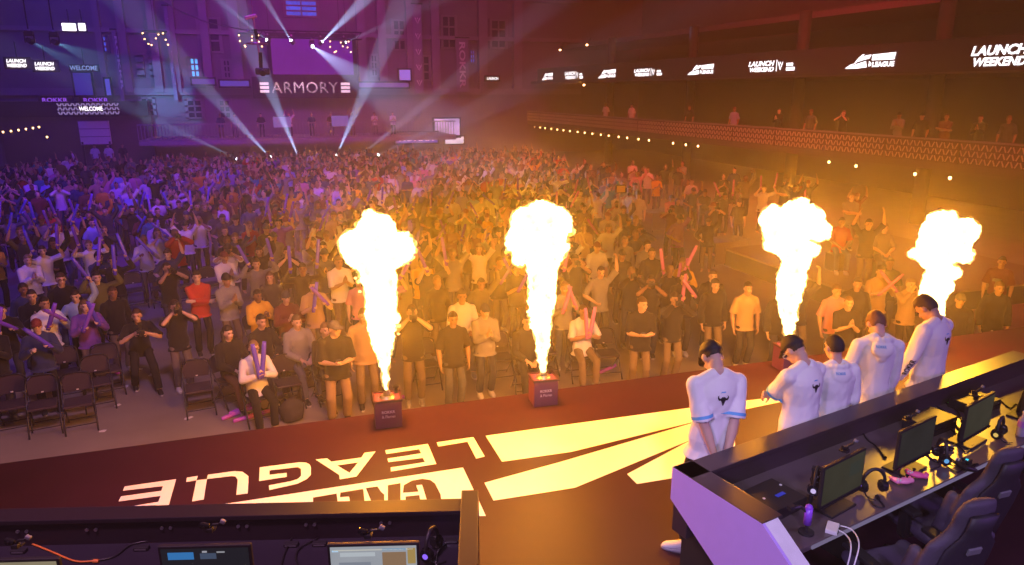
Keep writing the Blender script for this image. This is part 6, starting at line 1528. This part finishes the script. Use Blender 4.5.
spot('key_lamp', (-6, -2.5, 8), (2.6, 3.4, 2.1), 2600, (.62,.42,1), 17, .7, .4)  # added lamp, only there to brighten the lavender end wing
w = bpy.data.worlds.new('haze'); SC.world = w; w.use_nodes = True; nt = w.node_tree
nt.nodes['Background'].inputs[0].default_value = (0,0,0,1); nt.nodes['Background'].inputs[1].default_value = 0
vs_ = nt.nodes.new('ShaderNodeVolumeScatter'); vs_.inputs['Color'].default_value = (1,1,1,1)
# the haze is thin over the dark side of the hall, thicker over the other, with the jets' own smoke round the fire balls
geo = nt.nodes.new('ShaderNodeNewGeometry'); sx = nt.nodes.new('ShaderNodeSeparateXYZ'); nt.links.new(geo.outputs['Position'], sx.inputs[0])
def mrange(src, a, b, c, d):
    n = nt.nodes.new('ShaderNodeMapRange'); n.interpolation_type = 'SMOOTHSTEP'
    for i, v in enumerate((a, b, c, d)): n.inputs[i+1].default_value = v
    nt.links.new(src, n.inputs[0]); return n.outputs[0]
def madd(p, q):
    n = nt.nodes.new('ShaderNodeMath'); n.operation = 'ADD'; nt.links.new(p, n.inputs[0]); nt.links.new(q, n.inputs[1]); return n.outputs[0]
tot = mrange(sx.outputs['X'], -9, 9, HAZE_LOW, HAZE_HIGH)
tot = madd(tot, mrange(sx.outputs['Y'], 30, 48, 0, HAZE_BACK))
for k in range(4):
    q = nt.nodes.new('ShaderNodeVectorMath'); q.operation = 'DISTANCE'; q.inputs[1].default_value = (fx[k]+(.1 if k else -.1), FY+.6, STAGE+1.6); nt.links.new(geo.outputs['Position'], q.inputs[0])
    tot = madd(tot, mrange(q.outputs['Value'], .2, 3.4, SMOKE, 0))
nt.links.new(tot, vs_.inputs['Density'])
nt.links.new(vs_.outputs[0], nt.nodes['World Output'].inputs['Volume'])
w.cycles.volume_step_size = 2.2; SC.cycles.volume_step_rate = 4; SC.cycles.volume_max_steps = 64
c = SC.cycles; c.max_bounces = 3; c.diffuse_bounces = 1; c.glossy_bounces = 2; c.volume_bounces = 0; c.transparent_max_bounces = 12; c.use_denoising = True; c.sample_clamp_indirect = 4; c.sample_clamp_direct = 0; c.use_light_tree = True; c.caustics_reflective = False; c.caustics_refractive = False
vsn = SC.view_settings; SC.display_settings.display_device = 'sRGB'; vsn.view_transform = 'Standard'; vsn.look = 'None'; vsn.exposure = 0; vsn.gamma = 1; vsn.use_curve_mapping = False
